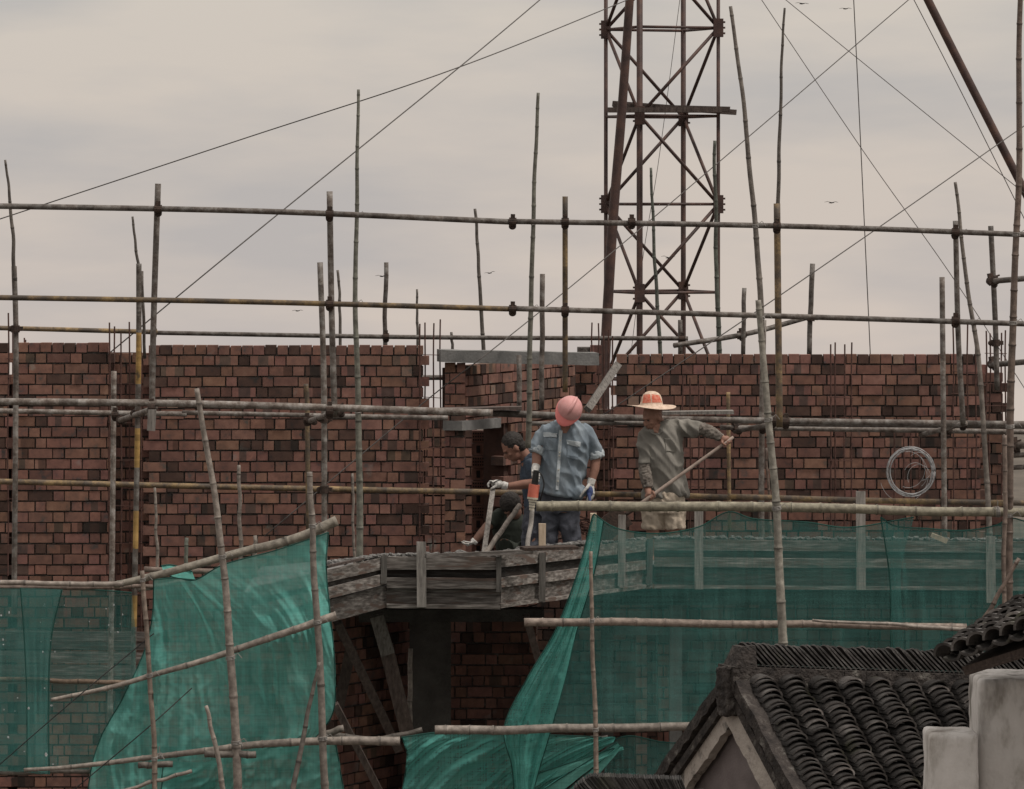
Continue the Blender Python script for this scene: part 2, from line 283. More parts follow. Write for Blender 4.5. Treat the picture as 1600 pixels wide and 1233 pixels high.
def netmat(name, c, t0, t1):
    m, n, l = newmat(name); out = n.new('ShaderNodeOutputMaterial')
    df = n.new('ShaderNodeBsdfDiffuse'); tl = n.new('ShaderNodeBsdfTranslucent'); tr = n.new('ShaderNodeBsdfTransparent')
    mp = coords(n, l, (1, 1, 1)); nz = n.new('ShaderNodeTexNoise'); nz.inputs['Scale'].default_value = 2.2; nz.inputs['Detail'].default_value = 6; l.new(mp.outputs[0], nz.inputs[0])
    cr = n.new('ShaderNodeValToRGB'); cr.color_ramp.elements[0].position = 0.3; cr.color_ramp.elements[1].position = 0.7
    cr.color_ramp.elements[0].color = (c[0] * 0.8, c[1] * 0.85, c[2] * 0.85, 1); cr.color_ramp.elements[1].color = (c[0] * 1.3, c[1] * 1.12, c[2] * 1.12, 1)
    l.new(nz.outputs[0], cr.inputs[0])
    dn = n.new('ShaderNodeTexNoise'); dn.inputs['Scale'].default_value = 7; dn.inputs['Detail'].default_value = 9; dn.inputs['Roughness'].default_value = 0.75; l.new(mp.outputs[0], dn.inputs[0])
    dr = n.new('ShaderNodeValToRGB'); dr.color_ramp.elements[0].position = 0.64; dr.color_ramp.elements[1].position = 0.74; l.new(dn.outputs[0], dr.inputs[0])
    dm = n.new('ShaderNodeMix'); dm.data_type = 'RGBA'; l.new(dr.outputs[0], dm.inputs[0]); l.new(cr.outputs[0], dm.inputs[6]); dm.inputs[7].default_value = (0.30, 0.36, 0.33, 1)
    l.new(dm.outputs[2], df.inputs[0]); l.new(dm.outputs[2], tl.inputs[0])
    # woven threads: fine weave modulates coverage
    def wave(axis, sc):
        wv = n.new('ShaderNodeTexWave'); wv.bands_direction = axis; wv.inputs['Scale'].default_value = sc; wv.inputs['Distortion'].default_value = 1.2; wv.inputs['Detail'].default_value = 2
        l.new(mp.outputs[0], wv.inputs[0]); return wv
    def thread(sc):
        m2 = n.new('ShaderNodeMapping'); m2.inputs['Scale'].default_value = sc; l.new(mp.outputs[0], m2.inputs[0]); t_ = n.new('ShaderNodeTexNoise'); t_.inputs['Scale'].default_value = 1; t_.inputs['Detail'].default_value = 4
        l.new(m2.outputs[0], t_.inputs[0]); q_ = n.new('ShaderNodeMapRange'); q_.inputs[1].default_value = .32; q_.inputs[2].default_value = .68; l.new(t_.outputs[0], q_.inputs[0]); return (None, q_.outputs[0])
    class T_:
        def __init__(s_, o): s_.outputs = o
    w1 = T_(thread((70, 6, 1.6))); w2 = T_(thread((1.6, 6, 80))); ad = n.new('ShaderNodeMath'); ad.operation = 'ADD'; l.new(w1.outputs[1], ad.inputs[0]); l.new(w2.outputs[1], ad.inputs[1])
    ms = n.new('ShaderNodeMixShader'); ms.inputs[0].default_value = 0.35; l.new(df.outputs[0], ms.inputs[1]); l.new(tl.outputs[0], ms.inputs[2])
    lw = n.new('ShaderNodeLayerWeight'); lw.inputs[0].default_value = 0.35
    mr = n.new('ShaderNodeMapRange'); mr.inputs[3].default_value = t0; mr.inputs[4].default_value = t1; l.new(lw.outputs['Facing'], mr.inputs[0])
    mu = n.new('ShaderNodeMath'); mu.operation = 'MULTIPLY_ADD'; mu.inputs[1].default_value = 0.17; l.new(ad.outputs[0], mu.inputs[0]); l.new(mr.outputs[0], mu.inputs[2])
    cl = n.new('ShaderNodeMath'); cl.operation = 'SUBTRACT'; cl.use_clamp = True; cl.inputs[1].default_value = 0.17; l.new(mu.outputs[0], cl.inputs[0])
    fx = n.new('ShaderNodeMixShader'); l.new(cl.outputs[0], fx.inputs[0]); l.new(tr.outputs[0], fx.inputs[1]); l.new(ms.outputs[0], fx.inputs[2])
    l.new(fx.outputs[0], out.inputs[0]); return m
m_net = netmat('green_debris_net', (0.150, 0.460, 0.410), 0.74, 0.99)
m_netthin = netmat('thin_green_debris_net', (0.090, 0.270, 0.248), 0.42, 0.92)
m_netdense = netmat('doubled_green_debris_net', (0.15, 0.46, 0.405), 0.86, 0.99)
m_netmid = netmat('folded_green_debris_net', (0.125, 0.435, 0.385), 0.56, 0.99)
m_hem = pmat('dark_green_hem', [(0.3, (0.01, 0.05, 0.042)), (0.7, (0.02, 0.09, 0.075))], bump=0)

# ------------------------------------------------------------------ ground
g = MB(); rows = []
for (y, z) in ((-400, -5.2), (-60, -5.2), (60, -5.2), (120, -5.2), (150, -7), (200, -20), (300, -55), (900, -260)):
    rows.append([(x, y, z + (noise.noise(Vector((x * .02, y * .02, 0))) * 2 if y > 130 else 0)) for x in range(-600, 601, 60)])
g.grid(rows[::-1]); g.build('ground', m_ground, kind='structure')

# ------------------------------------------------------------------ brick walls
CH = 0.0974; HD = 0.1076; ST = 0.2235
def brick_tint():
    r = random.random()
    if r < 0.13: k = random.uniform(0.24, 0.45); return (k, k * 1.12, k * 1.15)
    if r < 0.135: k = random.uniform(1.1, 1.35); return (k, k * 1.30, k * 1.30)
    if r < 0.26: k = random.uniform(0.62, 0.8); return (k, k, k * 1.05)
    k = random.uniform(0.82, 1.18); return (k, k * random.uniform(0.95, 1.08), k * random.uniform(0.95, 1.08))
def wall(label, a, b, ztop, zbot, thick=0.24, tooth=(0, 0), step=None, hole=None, top_heads=True, dark=1.0, name='brick_wall', back=True):
    """a,b: ends (x,y) of the face in plan, the face looking to the side of the camera; rows from the top down"""
    a = Vector((a[0], a[1], 0)); b = Vector((b[0], b[1], 0)); U = (b - a).normalized(); Ln = (b - a).length
    W = Vector((-U.y, U.x, 0))
    if W.y < 0: W = -W
    mb = MB(); rows = int((ztop - zbot) / CH) + 1
    for r in range(rows):
        zt = ztop - r * CH; zb = zt - CH + random.uniform(0.013, 0.016)
        ext = 0.055 if (r // 1) % 2 else 0.0
        s0 = -ext * tooth[0]; s1 = Ln + ext * tooth[1]
        x = s0 - random.choice((0, HD * 0.5, HD, ST * 0.5)) * (1 if r else 0) * 0; first = True
        ph = r % 2
        while x < s1 - 0.03:
            if r == 0 and top_heads: w_ = HD
            else:
                w_ = (HD if ph == 0 else ST)
                if random.random() < 0.12: w_ = HD
                if first and r % 2: w_ = HD * 0.5 if tooth[0] == 0 else ST
                ph = 1 - ph
            first = False; w_ *= random.uniform(0.97, 1.02)
            x1 = min(x + w_, s1)
            if s1 - x1 < 0.045: x1 = s1
            gp = random.uniform(0.008, 0.016); ok = True; cx = (x + x1) / 2
            if step and r < step(cx): ok = False
            if hole and hole[0] < cx < hole[1] and hole[2] < (zt + zb) / 2 < hole[3]: ok = False
            if ok:
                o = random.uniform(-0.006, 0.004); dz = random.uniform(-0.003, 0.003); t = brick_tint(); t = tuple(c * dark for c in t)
                def q(u_, w2, z_): return a + U * u_ + W * w2 + Vector((0, 0, z_ + random.uniform(-0.002, 0.002)))
                mb.cm = 0; bands = [(x + gp, x1, t)]; rz = random.random()
                if w_ > 0.15 and rz < 0.20:      # kiln marks: brick fired darker where others lay across it
                    c0 = x + (x1 - x) * random.uniform(.22, .38); c1 = x + (x1 - x) * random.uniform(.60, .8); kd = random.uniform(.42, .6)
                    td = tuple(c * kd * m_ for c, m_ in zip(t, (.95, 1.2, 1.25)))
                    bands = [(x + gp, c0, t), (c0, c1, td), (c1, x1, t)] if rz < 0.13 else [(x + gp, c0, td), (c0, c1, t), (c1, x1, td)]
                elif rz > .93: c0 = x + (x1 - x) * random.uniform(.35, .65); bands = [(x + gp, c0, t), (c0, x1, tuple(c * .5 for c in t))]
                e0 = random.uniform(-0.003, 0.003); zl = zb + dz + random.uniform(-.002, .002); zu = zt + dz + random.uniform(-.002, .002)
                for (xa, xb, tb_) in bands:
                    pts = []
                    for z_ in (zl, zu):
                        pts += [a + U * xa + W * (o + e0) + Vector((0, 0, z_)), a + U * xb + W * (o + e0) + Vector((0, 0, z_)), a + U * xb + W * thick * 0.5 + Vector((0, 0, z_)), a + U * xa + W * thick * 0.5 + Vector((0, 0, z_))]
                    mb.box8(pts, tb_, skip=(4,))
            x = x1
    # mortar core, one box per column strip so that steps and openings stay open
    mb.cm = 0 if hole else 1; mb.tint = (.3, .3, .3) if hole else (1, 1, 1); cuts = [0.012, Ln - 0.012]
    if step: cuts += [k * HD for k in range(1, int(Ln / HD))]
    if hole: cuts += [h for h in hole[:2] if 0.02 < h < Ln - 0.02]
    cuts.sort()
    for c0, c1 in zip(cuts, cuts[1:]):
        cm = (c0 + c1) / 2; zt = ztop - 0.02 - (step(cm) * CH if step else 0); segs = [(zbot, zt)]
        if hole and hole[0] < cm < hole[1]: segs = [(zbot, hole[2]), (hole[3], zt)]
        for z0, z1 in segs:
            if z1 - z0 < 0.01: continue
            pts = []
            for z_ in (z0, z1): pts += [a + U * c0 + W * 0.03 + Vector((0, 0, z_)), a + U * c1 + W * 0.03 + Vector((0, 0, z_)), a + U * c1 + W * thick + Vector((0, 0, z_)), a + U * c0 + W * thick + Vector((0, 0, z_))]
            mb.box8(pts)
    return mb.build(name, [m_brick, m_mortar], label=label, cat='wall', group='brick walls of the unfinished storey')
def X(px, d=40): return (px - 800) * d / F
def Z(py, d=40): return CZ - (py - HZ) * d / F
wall('red brick wall stub at the extreme left beyond the first pocket', (X(-150), 0), (X(12), 0), Z(536), -5.2, tooth=(0, 1))
wall('red brick wall between the two left column pockets, rebar ends above its left corner', (X(25), 0), (X(169), 0), Z(536), -5.2, tooth=(1, 1))
wall('recessed brick at the back of the far left pocket', (X(6), .25), (X(32), .25), Z(588), -5.2)
wall('recessed strip of red brick one course lower, behind the striped scaffold pole', (X(166), 0.16), (X(234), 0.16), Z(553), -5.2)
wall('longest red brick wall left of the workers, crossed by a diagonal wire', (X(231), 0), (X(661), 0), Z(540), -5.2, tooth=(1, 1), step=None)
wall('dim brick wall deep behind the four tall rebars', (X(650, 44), 4), (X(745, 44), 4), Z(640, 44), -5.2, dark=1.1)
wall('narrow brick pier carrying the left end of the concrete lintel', (X(693), 0), (X(727), 0), Z(567.5), -5.2, top_heads=False)
dA = 40.0; dB = 42.3; za = Z(572, dA)
Lw = math.hypot(X(900, dB) - X(727, dA), dB - dA)
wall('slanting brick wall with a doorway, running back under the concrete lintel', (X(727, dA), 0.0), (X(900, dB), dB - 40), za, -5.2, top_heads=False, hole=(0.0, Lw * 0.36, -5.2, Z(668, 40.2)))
wall('brick pier under the right end of the concrete lintel', (X(897, 40.4), 0.4), (X(932, 40.4), 0.4), Z(568, 40.4), -5.2, top_heads=False)
wall('low stepped brick courses rising behind the lintel beside the tower foot', (X(868, 42.6), 2.6), (X(940, 42.6), 2.6), Z(540, 42.6), Z(640, 42.6), step=lambda c: 1 if c < 0.22 else 0, top_heads=False)
wall('long red brick wall right of the workers with a wire coil on it', (X(962, 40.6), 0.6), (X(1532, 40.6), 0.6), Z(554, 40.6), -5.2, tooth=(1, 1))
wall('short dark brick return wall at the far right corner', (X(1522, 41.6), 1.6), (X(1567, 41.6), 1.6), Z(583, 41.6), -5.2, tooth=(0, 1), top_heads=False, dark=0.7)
# brickwork behind the gap, tinted darker than the walls beside it
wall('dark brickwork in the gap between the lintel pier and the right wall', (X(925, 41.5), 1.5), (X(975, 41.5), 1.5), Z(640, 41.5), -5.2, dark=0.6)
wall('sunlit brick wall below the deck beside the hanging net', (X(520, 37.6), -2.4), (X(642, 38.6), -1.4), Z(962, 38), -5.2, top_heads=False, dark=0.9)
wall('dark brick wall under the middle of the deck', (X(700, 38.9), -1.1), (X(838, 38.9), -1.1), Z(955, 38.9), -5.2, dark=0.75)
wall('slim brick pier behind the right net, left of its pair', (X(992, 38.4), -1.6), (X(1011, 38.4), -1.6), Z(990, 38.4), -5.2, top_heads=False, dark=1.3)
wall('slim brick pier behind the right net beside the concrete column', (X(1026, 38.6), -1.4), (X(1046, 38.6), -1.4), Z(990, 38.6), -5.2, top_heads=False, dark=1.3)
wall('dark recessed brick wall behind the right net and old roof', (X(838, 39.6), -0.4), (X(1640, 39.6), -0.4), Z(935, 39.6), -5.2, dark=0.34)  # brick tint lowered to paint in the shade behind the net
# perforated bricks stacked in the doorway
hb = MB(); dh = 41.15
for r in range(20):
    for c in range(4):
        x0 = X(737, dh) + c * 0.135; z0 = Z(672, dh) - (r + 1) * 0.118
        k = random.uniform(0.8, 1.1); off = random.uniform(-0.01, 0.01)
        hb.cm = 0; hb.box((x0 + 0.062, dh - 40 + 0.1 + off, z0 + 0.055), (0.062, 0.1, 0.054), tint=(k, k, k), jit=0.002)
        hb.cm = 1  # core holes are dark blocks on the face, painted in place of shade
        if (r + c) % 2 == 0:
            for i in range(5):
                for j in range(3): hb.box((x0 + 0.018 + i * 0.022, dh - 40 + off - 0.001, z0 + 0.025 + j * 0.03), (0.007, 0.004, 0.008))
        else: hb.box((x0 + 0.062, dh - 40 + off - 0.001, z0 + 0.055), (0.018, 0.004, 0.034))
hb.build('perforated_brick_stack', [m_brick, m_holeshade], label='stack of perforated hollow bricks filling the doorway behind the bending worker', cat='brick stack')
# lintels
def beam(name, label, a, b, h, t, mat, cat, parent=None, jit=0.003, seg=12, **k):
    """beam whose upper front edge runs a->b; h is drop, t thickness away from the camera"""
    mb = MB(); U = (b - a).normalized(); W = Vector((-U.y, U.x, 0)); W = W.normalized() if W.length > 1e-6 else Vector((0, 1, 0))
    if W.y < 0: W = -W
    rings = []
    for i in range(seg + 1):
        p = a.lerp(b, i / seg); base = len(mb.v)
        for q in (p, p + W * t, p + W * t - Vector((0, 0, h)), p - Vector((0, 0, h))): mb.v.append(q + Vector([random.uniform(-jit, jit) for _ in range(3)]))
        rings.append(base)
    for r0, r1 in zip(rings, rings[1:]):
        for j in range(4): mb.face((r0 + j, r1 + j, r1 + (j + 1) % 4, r0 + (j + 1) % 4))
    mb.face([rings[0] + j for j in range(4)]); mb.face([rings[-1] + j for j in range(4)][::-1])
    return mb.build(name, mat, parent, label=label, cat=cat, **k) if label or parent is not None else mb
beam('concrete_lintel', 'long grey concrete lintel spanning two brick piers', P(689, 547, 39.85), P(936, 552, 40.1), M(19, 40), 0.26, m_conc, 'lintel', group='concrete lintels')
beam('concrete_lintel', 'short tapering grey lintel over the doorway behind the bending worker', P(722, 658, 39.9), P(783, 653, 40.6), M(15, 40), 0.2, m_conc, 'lintel', group='concrete lintels')
# ------------------------------------------------------------------ deck, beams, columns, formwork
FE = [(380, 34.95), (603, 35.9), (782, 35.9), (1021, 37.5), (1700, 37.3)]
fe = [Vector((X(px, d), d - 40, 0)) for px, d in FE]
deck = MB(); bk = [Vector((p.x, y, 0)) for p, y in zip(fe, (-2.6, -1.25, -1.25, -0.75, -0.65))]
for i in range(len(fe) - 1):
    pts = []
    for z_ in (-0.15, 0.0):
        pts += [fe[i] + Vector((0, 0.06, z_)), fe[i + 1] + Vector((0, 0.06, z_)), bk[i + 1] + Vector((0, 0, z_)), bk[i] + Vector((0, 0, z_))]
    deck.box8(pts)
deck.build('concrete_deck', m_conc, label='grey working deck the men stand on, cranked in three facets', cat='deck')
def box_px(name, label, x0, x1, y0, y1, d, t, mat, cat, group=None, jit=0.004):
    mb = MB(); a = P(x0, y0, d); b = P(x1, y1, d)
    mb.box(((a.x + b.x) / 2, d - 40 + t / 2, (a.z + b.z) / 2), (abs(b.x - a.x) / 2, t / 2, abs(a.z - b.z) / 2), jit=jit)
    return mb.build(name, mat, label=label, cat=cat, group=group)
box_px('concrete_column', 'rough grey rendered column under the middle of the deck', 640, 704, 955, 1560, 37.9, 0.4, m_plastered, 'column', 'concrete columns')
box_px('concrete_column', 'slim pale concrete column beside two brick piers behind the net', 1046, 1066, 935, 1560, 38.2, 0.2, m_conc, 'column', 'concrete columns')
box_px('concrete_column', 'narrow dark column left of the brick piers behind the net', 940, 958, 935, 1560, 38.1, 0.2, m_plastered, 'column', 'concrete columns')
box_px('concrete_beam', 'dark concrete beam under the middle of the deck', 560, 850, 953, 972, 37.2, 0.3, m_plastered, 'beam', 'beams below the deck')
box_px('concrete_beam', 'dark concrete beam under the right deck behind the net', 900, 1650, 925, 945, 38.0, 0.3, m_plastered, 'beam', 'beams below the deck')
box_px('concrete_beam', 'grey beam over the brick piers low behind the right net', 955, 1070, 975, 992, 38.3, 0.2, m_conc, 'beam', 'beams below the deck')
def on(px, y, off=0.0):
    """point on the formwork face line above photo column px"""
    for (p0, d0), (p1, d1) in zip(FE, FE[1:]):
        if px <= p1 or p1 == 1700:
            a = Vector((X(p0, d0), d0 - 40, 0)); b = Vector((X(p1, d1), d1 - 40, 0)); s = (px - 800) / F
            t = (s * (a.y + 40) - a.x) / ((b.x - a.x) - s * (b.y - a.y)); q = a.lerp(b, t); d = q.y + 40 - off
            return P(px, y, d)
def formwork(label, boards, studs, ends=None):
    a = on(boards[0][0], boards[0][1]); root = thing('formwork', (a.x, a.y, -0.2), label, 'formwork', 'timber edge formwork around the deck')
    for (x0, y0, x1, y1, h, off, k) in boards:  # set-back boards get a low k: shade of the gaps put into their tint
        p = on(x0, y0, off); q = on(x1, y1, off); mb = beam('', None, p, q, M(h, 36), 0.028, None, None, jit=0.0025, seg=6)
        mb.t = [(k, k, k * 0.99)] * len(mb.f); mb.build('board', m_board, root)
    for (xc, y0, y1, w_, off, k) in studs:
        mb = MB(); p = on(xc, y0, off); q = on(xc + random.uniform(-1, 1), y1, off); hw = M(w_, 36) / 2
        mb.box8([q + Vector((-hw, 0, 0)), q + Vector((hw, 0, 0)), q + Vector((hw, 0.04, 0)), q + Vector((-hw, 0.04, 0)),
                 p + Vector((-hw, 0, 0)), p + Vector((hw, 0, 0.004)), p + Vector((hw, 0.04, 0)), p + Vector((-hw, 0.04, 0))], (k, k, k))
        mb.build('stud', m_stud, root)
    return root
formwork('slanting left run of grey edge boards ending in a dark board end', [(395, 920, 604, 888, 14, 0.0, .5), (395, 918, 604, 870, 18, 0.05, 1.2), (395, 948, 602, 896, 17, 0.06, 1.25), (395, 968, 604, 915, 34, 0.015, .75)], [(600, 868, 912, 9, 0.09, .55)])
formwork('flat middle run of weathered edge boards facing the camera', [(604, 889, 782, 890, 30, 0.0, .2), (604, 870, 782, 870, 20, 0.05, 1.25), (604, 903, 782, 904, 16, 0.06, .95), (604, 917, 782, 919, 30, 0.012, .8), (604, 944, 782, 946, 6, 0.07, 1.1)], [(658, 847, 949, 14.5, 0.11, 1.2), (779, 870, 925, 8, 0.07, .45)])
formwork('receding run of edge boards behind the bending worker and the net edge', [(783, 887, 1020, 860, 30, 0.0, .22), (783, 868, 1020, 842, 19, 0.05, 1.2), (783, 903, 1020, 874, 15, 0.06, 1.4), (783, 918, 1020, 888, 28, 0.012, 1.05), (783, 944, 1020, 912, 6, 0.07, 1.3)], [(848, 864, 940, 10, 0.11, .6), (972, 805, 916, 12, 0.10, 1.2)])
formwork('long straight run of edge boards behind the right net', [(1022, 860, 1660, 864, 24, 0.0, .6), (1022, 843, 1660, 847, 17, 0.05, 1.35), (1022, 871, 1660, 876, 15, 0.06, 1.45), (1022, 887, 1660, 893, 28, 0.012, .6), (1022, 914, 1660, 918, 6, 0.07, 1.3)], [(1092, 792, 921, 14, 0.11, 1.2), (1016, 842, 915, 9, 0.11, .5), (1345, 768, 922, 15, 0.11, 1.25), (1548, 838, 942, 15, 0.11, 1.2)])
# boards low on the left, behind the far-left net
root = thing('formwork', P(90, 1060, 39.4), 'four long stained boards across the brick wall behind the far left net', 'formwork', 'timber edge formwork around the deck')
for y, h, k in ((985, 15, .8), (1001, 12, .6), (1016, 18, 1.1), (1037, 16, 1.1), (1054, 14, .7)):
    mb = beam('', None, P(-120, y, 39.6), P(236, y + 3, 39.6), M(h, 39.6), 0.03, None, None, seg=6); mb.t = [(k, k, k)] * len(mb.f); mb.build('board', m_board, root)
# cement crumbs lying along the edge boards
def crumbs(label, runs, n, big=1.0):
    mb = MB()
    for i in range(n):
        x0, y0, x1, y1, off = random.choice(runs); t = random.random(); p = on(x0 + (x1 - x0) * t, y0 + (y1 - y0) * t, off - random.uniform(0, 0.12))
        r = random.uniform(0.006, 0.024) * big
        b0 = len(mb.v); mb.ell(p + Vector((0, 0, random.uniform(-0.004, 0.012))), (r * random.uniform(1, 2), r, r * random.uniform(0.5, 0.9)), nu=7, nv=5)
        for k in range(b0, len(mb.v)): mb.v[k] += noise.noise_vector(mb.v[k] * 60) * r * 0.5
    mb.build('cement_crumbs', m_rubble, label=label, cat='rubble', kind='stuff')
crumbs('lumpy cement crumbs along the top of the middle boards', [(510, 882, 604, 868, 0.03), (604, 868, 782, 868, 0.03), (640, 868, 775, 868, 0.03)], 330, 1.1)
crumbs('grey cement crumbs around the standing worker feet', [(783, 866, 1010, 842, 0.02), (880, 853, 925, 848, 0.05)], 260)
crumbs('cement crumbs along the top board behind the right net', [(1022, 841, 1650, 845, 0.02)], 420, 1.0)
def px_beam(name, label, x0, y0, d0, x1, y1, d1, w_, t, mat, cat, group=None, k=1.0, end=None):
    """board whose broad face turns to the camera, px width w_"""
    a = P(x0, y0, d0); b = P(x1, y1, d1); u = (b - a).normalized(); v = u.cross(Vector((0, 1, 0))).normalized(); n_ = v.cross(u).normalized(); hw = M(w_, (d0 + d1) / 2) / 2
    mb = MB(); mb.box((a + b) / 2, ((b - a).length / 2, hw, t / 2), (u, v, n_), (k, k, k), jit=0.003)
    return mb.build(name, mat, label=label, cat=cat, group=group)
crumbs('heaped mortar lumps behind the boards near the timber sticks', [(700, 869, 782, 867, -0.1), (790, 864, 900, 852, -0.1)], 160, 1.7)
G_T = 'timber props under the deck'
px_beam('timber_prop', 'short wide grey plank hanging at an angle below the deck corner', 588, 962, 36.4, 606, 1022, 36.5, 22, 0.05, m_stud, 'timber', G_T, .75)
px_beam('timber_prop', 'dark split prop leaning below the wide grey plank', 604, 1015, 36.6, 636, 1142, 36.8, 22, 0.08, m_timber, 'timber', G_T, 1.3)
px_beam('timber_prop', 'long dark prop slanting across the sunlit lower brick wall', 527, 972, 36.0, 622, 1170, 36.9, 13, 0.08, m_timber, 'timber', G_T)
px_beam('timber_prop', 'thin dark prop leaning the other way beside the net edge', 549, 1010, 36.5, 528, 1110, 36.7, 16, 0.05, m_timber, 'timber', G_T, .8)
px_beam('timber_prop', 'lowest dark prop running down to the bottom edge under the bamboo', 523, 1100, 35.9, 600, 1250, 36.2, 11, 0.06, m_timber, 'timber', G_T, 1.2)
px_beam('timber_prop', 'short dark prop below the left end of the middle right bamboo', 822, 962, 36.5, 850, 1062, 36.8, 11, 0.06, m_timber, 'timber', G_T, 1.2)
px_beam('steel_plate', 'dark thin plate lying level on the boards at the standing workers feet', 816, 857, 35.5, 900, 855, 35.6, 5, 0.2, m_coupler, 'plate')
px_beam('edge_batten', 'thin grey batten lying along the top of the middle boards', 665, 869, 35.6, 832, 862, 35.9, 7, 0.05, m_board, 'timber', None, 1.0)
px_beam('edge_batten', 'thin dark batten on top of the slanting left boards', 508, 886, 34.9, 566, 873, 35.4, 4, 0.05, m_timber, 'timber', None, 1.0)
px_beam('wood_stake', 'short pale fresh wooden stake standing by the standing workers leg', 847.5, 858, 35.85, 847.5, 818, 35.85, 11, 0.03, m_pale, 'stake')
px_beam('wood_stake', 'small pale stake end showing under the big bamboo beside the net top', 927, 830, 36.9, 927, 802, 36.9, 10, 0.03, m_pale, 'stake')
px_beam('wood_offcut', 'small pale wood offcut caught on top of the right net', 1455, 836, 36.9, 1480, 846, 36.9, 7, 0.02, m_pale, 'offcut')
px_beam('plank', 'dark plank lying on the scaffold rail above the lintelled doorway', 690, 640, 38.0, 815, 637, 38.0, 4, 0.22, m_timber, 'plank', 'planks on the scaffold', 1.2)
px_beam('plank', 'thin grey plank on the rail behind the straw hat', 1035, 645, 38.8, 1146, 644, 38.8, 5, 0.22, m_stud, 'plank', 'planks on the scaffold')
px_beam('plank', 'grey plank leaning up between the two workers', 918, 640, 39.0, 965, 570, 39.6, 11, 0.05, m_stud, 'plank', 'planks on the scaffold', .75)
px_beam('plank', 'vertical grey plank foot hanging below the knot of couplers on the left', 238, 640, 34.6, 236, 673, 34.6, 13, 0.03, m_stud, 'plank', 'planks on the scaffold')
# ------------------------------------------------------------------ scaffold tubes
couplers = {}
def coupler(parent, p, u, r, drop=None):
    mb = MB(); u = u.normalized()
    mb.tube([p - u * 0.03, p + u * 0.03], r * 1.55, 12)
    v = u.cross(Vector((0, 1, 0))); v = v.normalized() if v.length > 0.1 else Vector((1, 0, 0)); n_ = u.cross(v).normalized()
    mb.box(p - n_ * (r * 1.5) , (0.026, 0.032, 0.02), (u, v, n_)); mb.box(p + v * (r * 1.9), (0.018, 0.02, 0.022), (u, v, n_))
    mb.tube([p + v * (r * 1.2) - n_ * 0.03, p + v * (r * 1.4) - n_ * 0.085], 0.009, 6); mb.tube([p - v * (r * 1.3) + n_ * 0.02 - u * 0.02, p - v * (r * 1.3) - n_ * 0.07 - u * 0.02], 0.009, 6)
    mb.ell(p - v * r * 1.6 - n_ * 0.02, (0.03, 0.022, 0.025))
    return mb.build('coupler', m_coupler, parent)
def tint_along(n, s, amp=0.25):
    return [(lambda k: (k, k, k))(1 + amp * noise.noise(Vector((s, i * 0.9, 0))) * 2) for i in range(n)]
def steel(pts, dia, label, mat=None, cps=(), group='steel scaffold tubes', name='scaffold_tube', k=1.0, bands=None):
    """pts [(x,y,d)..] in photo pixels + metres from the camera, dia in photo px"""
    q = [P(*p) for p in pts]; n = max(2, int((q[-1] - q[0]).length / (0.04 if bands else 0.12))); s = random.random() * 50
    c = catmull(q, n + 1) if len(q) > 2 else bend_len(q[0], q[1], n, 0.01, s)
    r = M(dia, pts[0][2]) / 2; mb = MB(); tt = tint_along(n + 1, s); tt = [tuple(x * k for x in t) for t in tt]
    mb.tube(c, r, 12, tints=tt)
    if bands:
        mb.m = [0] * len(mb.f)
        for i, f in enumerate(mb.f):
            cz = sum((mb.v[j] for j in f), Vector()) / len(f); yy = HZ + (CZ - cz.z) * F / (cz.y + 40)
            for (b0, b1) in bands:
                if b0 < yy < b1: mb.m[i] = 1
        o = mb.build(name, [mat or m_steel, m_band], smooth=True, label=label, cat='scaffold tube', group=group)
    else: o = mb.build(name, mat or m_steel, smooth=True, label=label, cat='scaffold tube', group=group)
    for (cx, cy) in cps:
        tgt = min(range(len(c)), key=lambda i: (P(cx, cy, c[i].y + 40) - c[i]).length); u = c[min(tgt + 1, len(c) - 1)] - c[max(tgt - 1, 0)]
        pp = P(cx, cy, c[tgt].y + 40); coupler(o, pp, u, r)
    return o
GH = 'horizontal scaffold tubes'; GV = 'upright scaffold tubes'
steel([(-60, 321, 34.8), (400, 330, 34.8), (803, 347, 34.8)], 9, 'topmost horizontal tube on the left half of the scaffold', None, [(247, 327), (515, 335), (801, 347)], GH, k=.75)
steel([(797, 346, 34.8), (1250, 354, 34.8), (1660, 369, 34.8)], 8.5, 'topmost horizontal tube on the right half, in front of the tower', None, [(883, 347), (987, 347), (1214, 354), (1493, 363)], GH, k=.75)
steel([(-60, 464, 34.8), (400, 472, 34.8), (803, 483, 34.8)], 8.5, 'second horizontal tube from the top, left half, rusty yellow patches', m_yellow, [(515, 475), (801, 483)], GH, k=.75)
steel([(797, 482, 34.8), (1250, 495, 34.8), (1660, 508, 34.8)], 8.5, 'second horizontal tube from the top, right half, tower to frame edge', None, [(883, 485), (1493, 501)], GH, k=.8)
steel([(-60, 511, 40.9), (245, 519, 40.9)], 7.5, 'yellow tube just above the left brick wall tops', m_yellow, [(24, 514), (240, 519)], GH)
steel([(240, 520, 41.2), (660, 527, 41.2), (1075, 529, 41.2)], 7, 'thin brown tube just above the middle brick walls', None, [(603, 526), (1066, 529)], GH, k=.7)
steel([(1053, 540, 41.0), (1165, 522, 41.3), (1262, 496, 41.6)], 8, 'short tube climbing to the right above the right brick wall', None, [(1160, 523)], GH, k=.8)
steel([(640, 590, 40.9), (705, 590, 40.9)], 8, 'short tube end crossing the sky gap beside the rebars', None, [], GH, k=.8)
steel([(-60, 627, 34.7), (300, 631, 34.7), (700, 643, 34.7), (770, 645, 34.7)], 11, 'stout grey tube crossing the left brick walls at mid height', None, [(237, 637), (515, 642)], GH, k=1.25)
steel([(760, 645, 38.1), (900, 651, 38.1), (960, 654, 38.1)], 11, 'stout brown tube passing behind the red helmet', None, [], GH, k=.7)
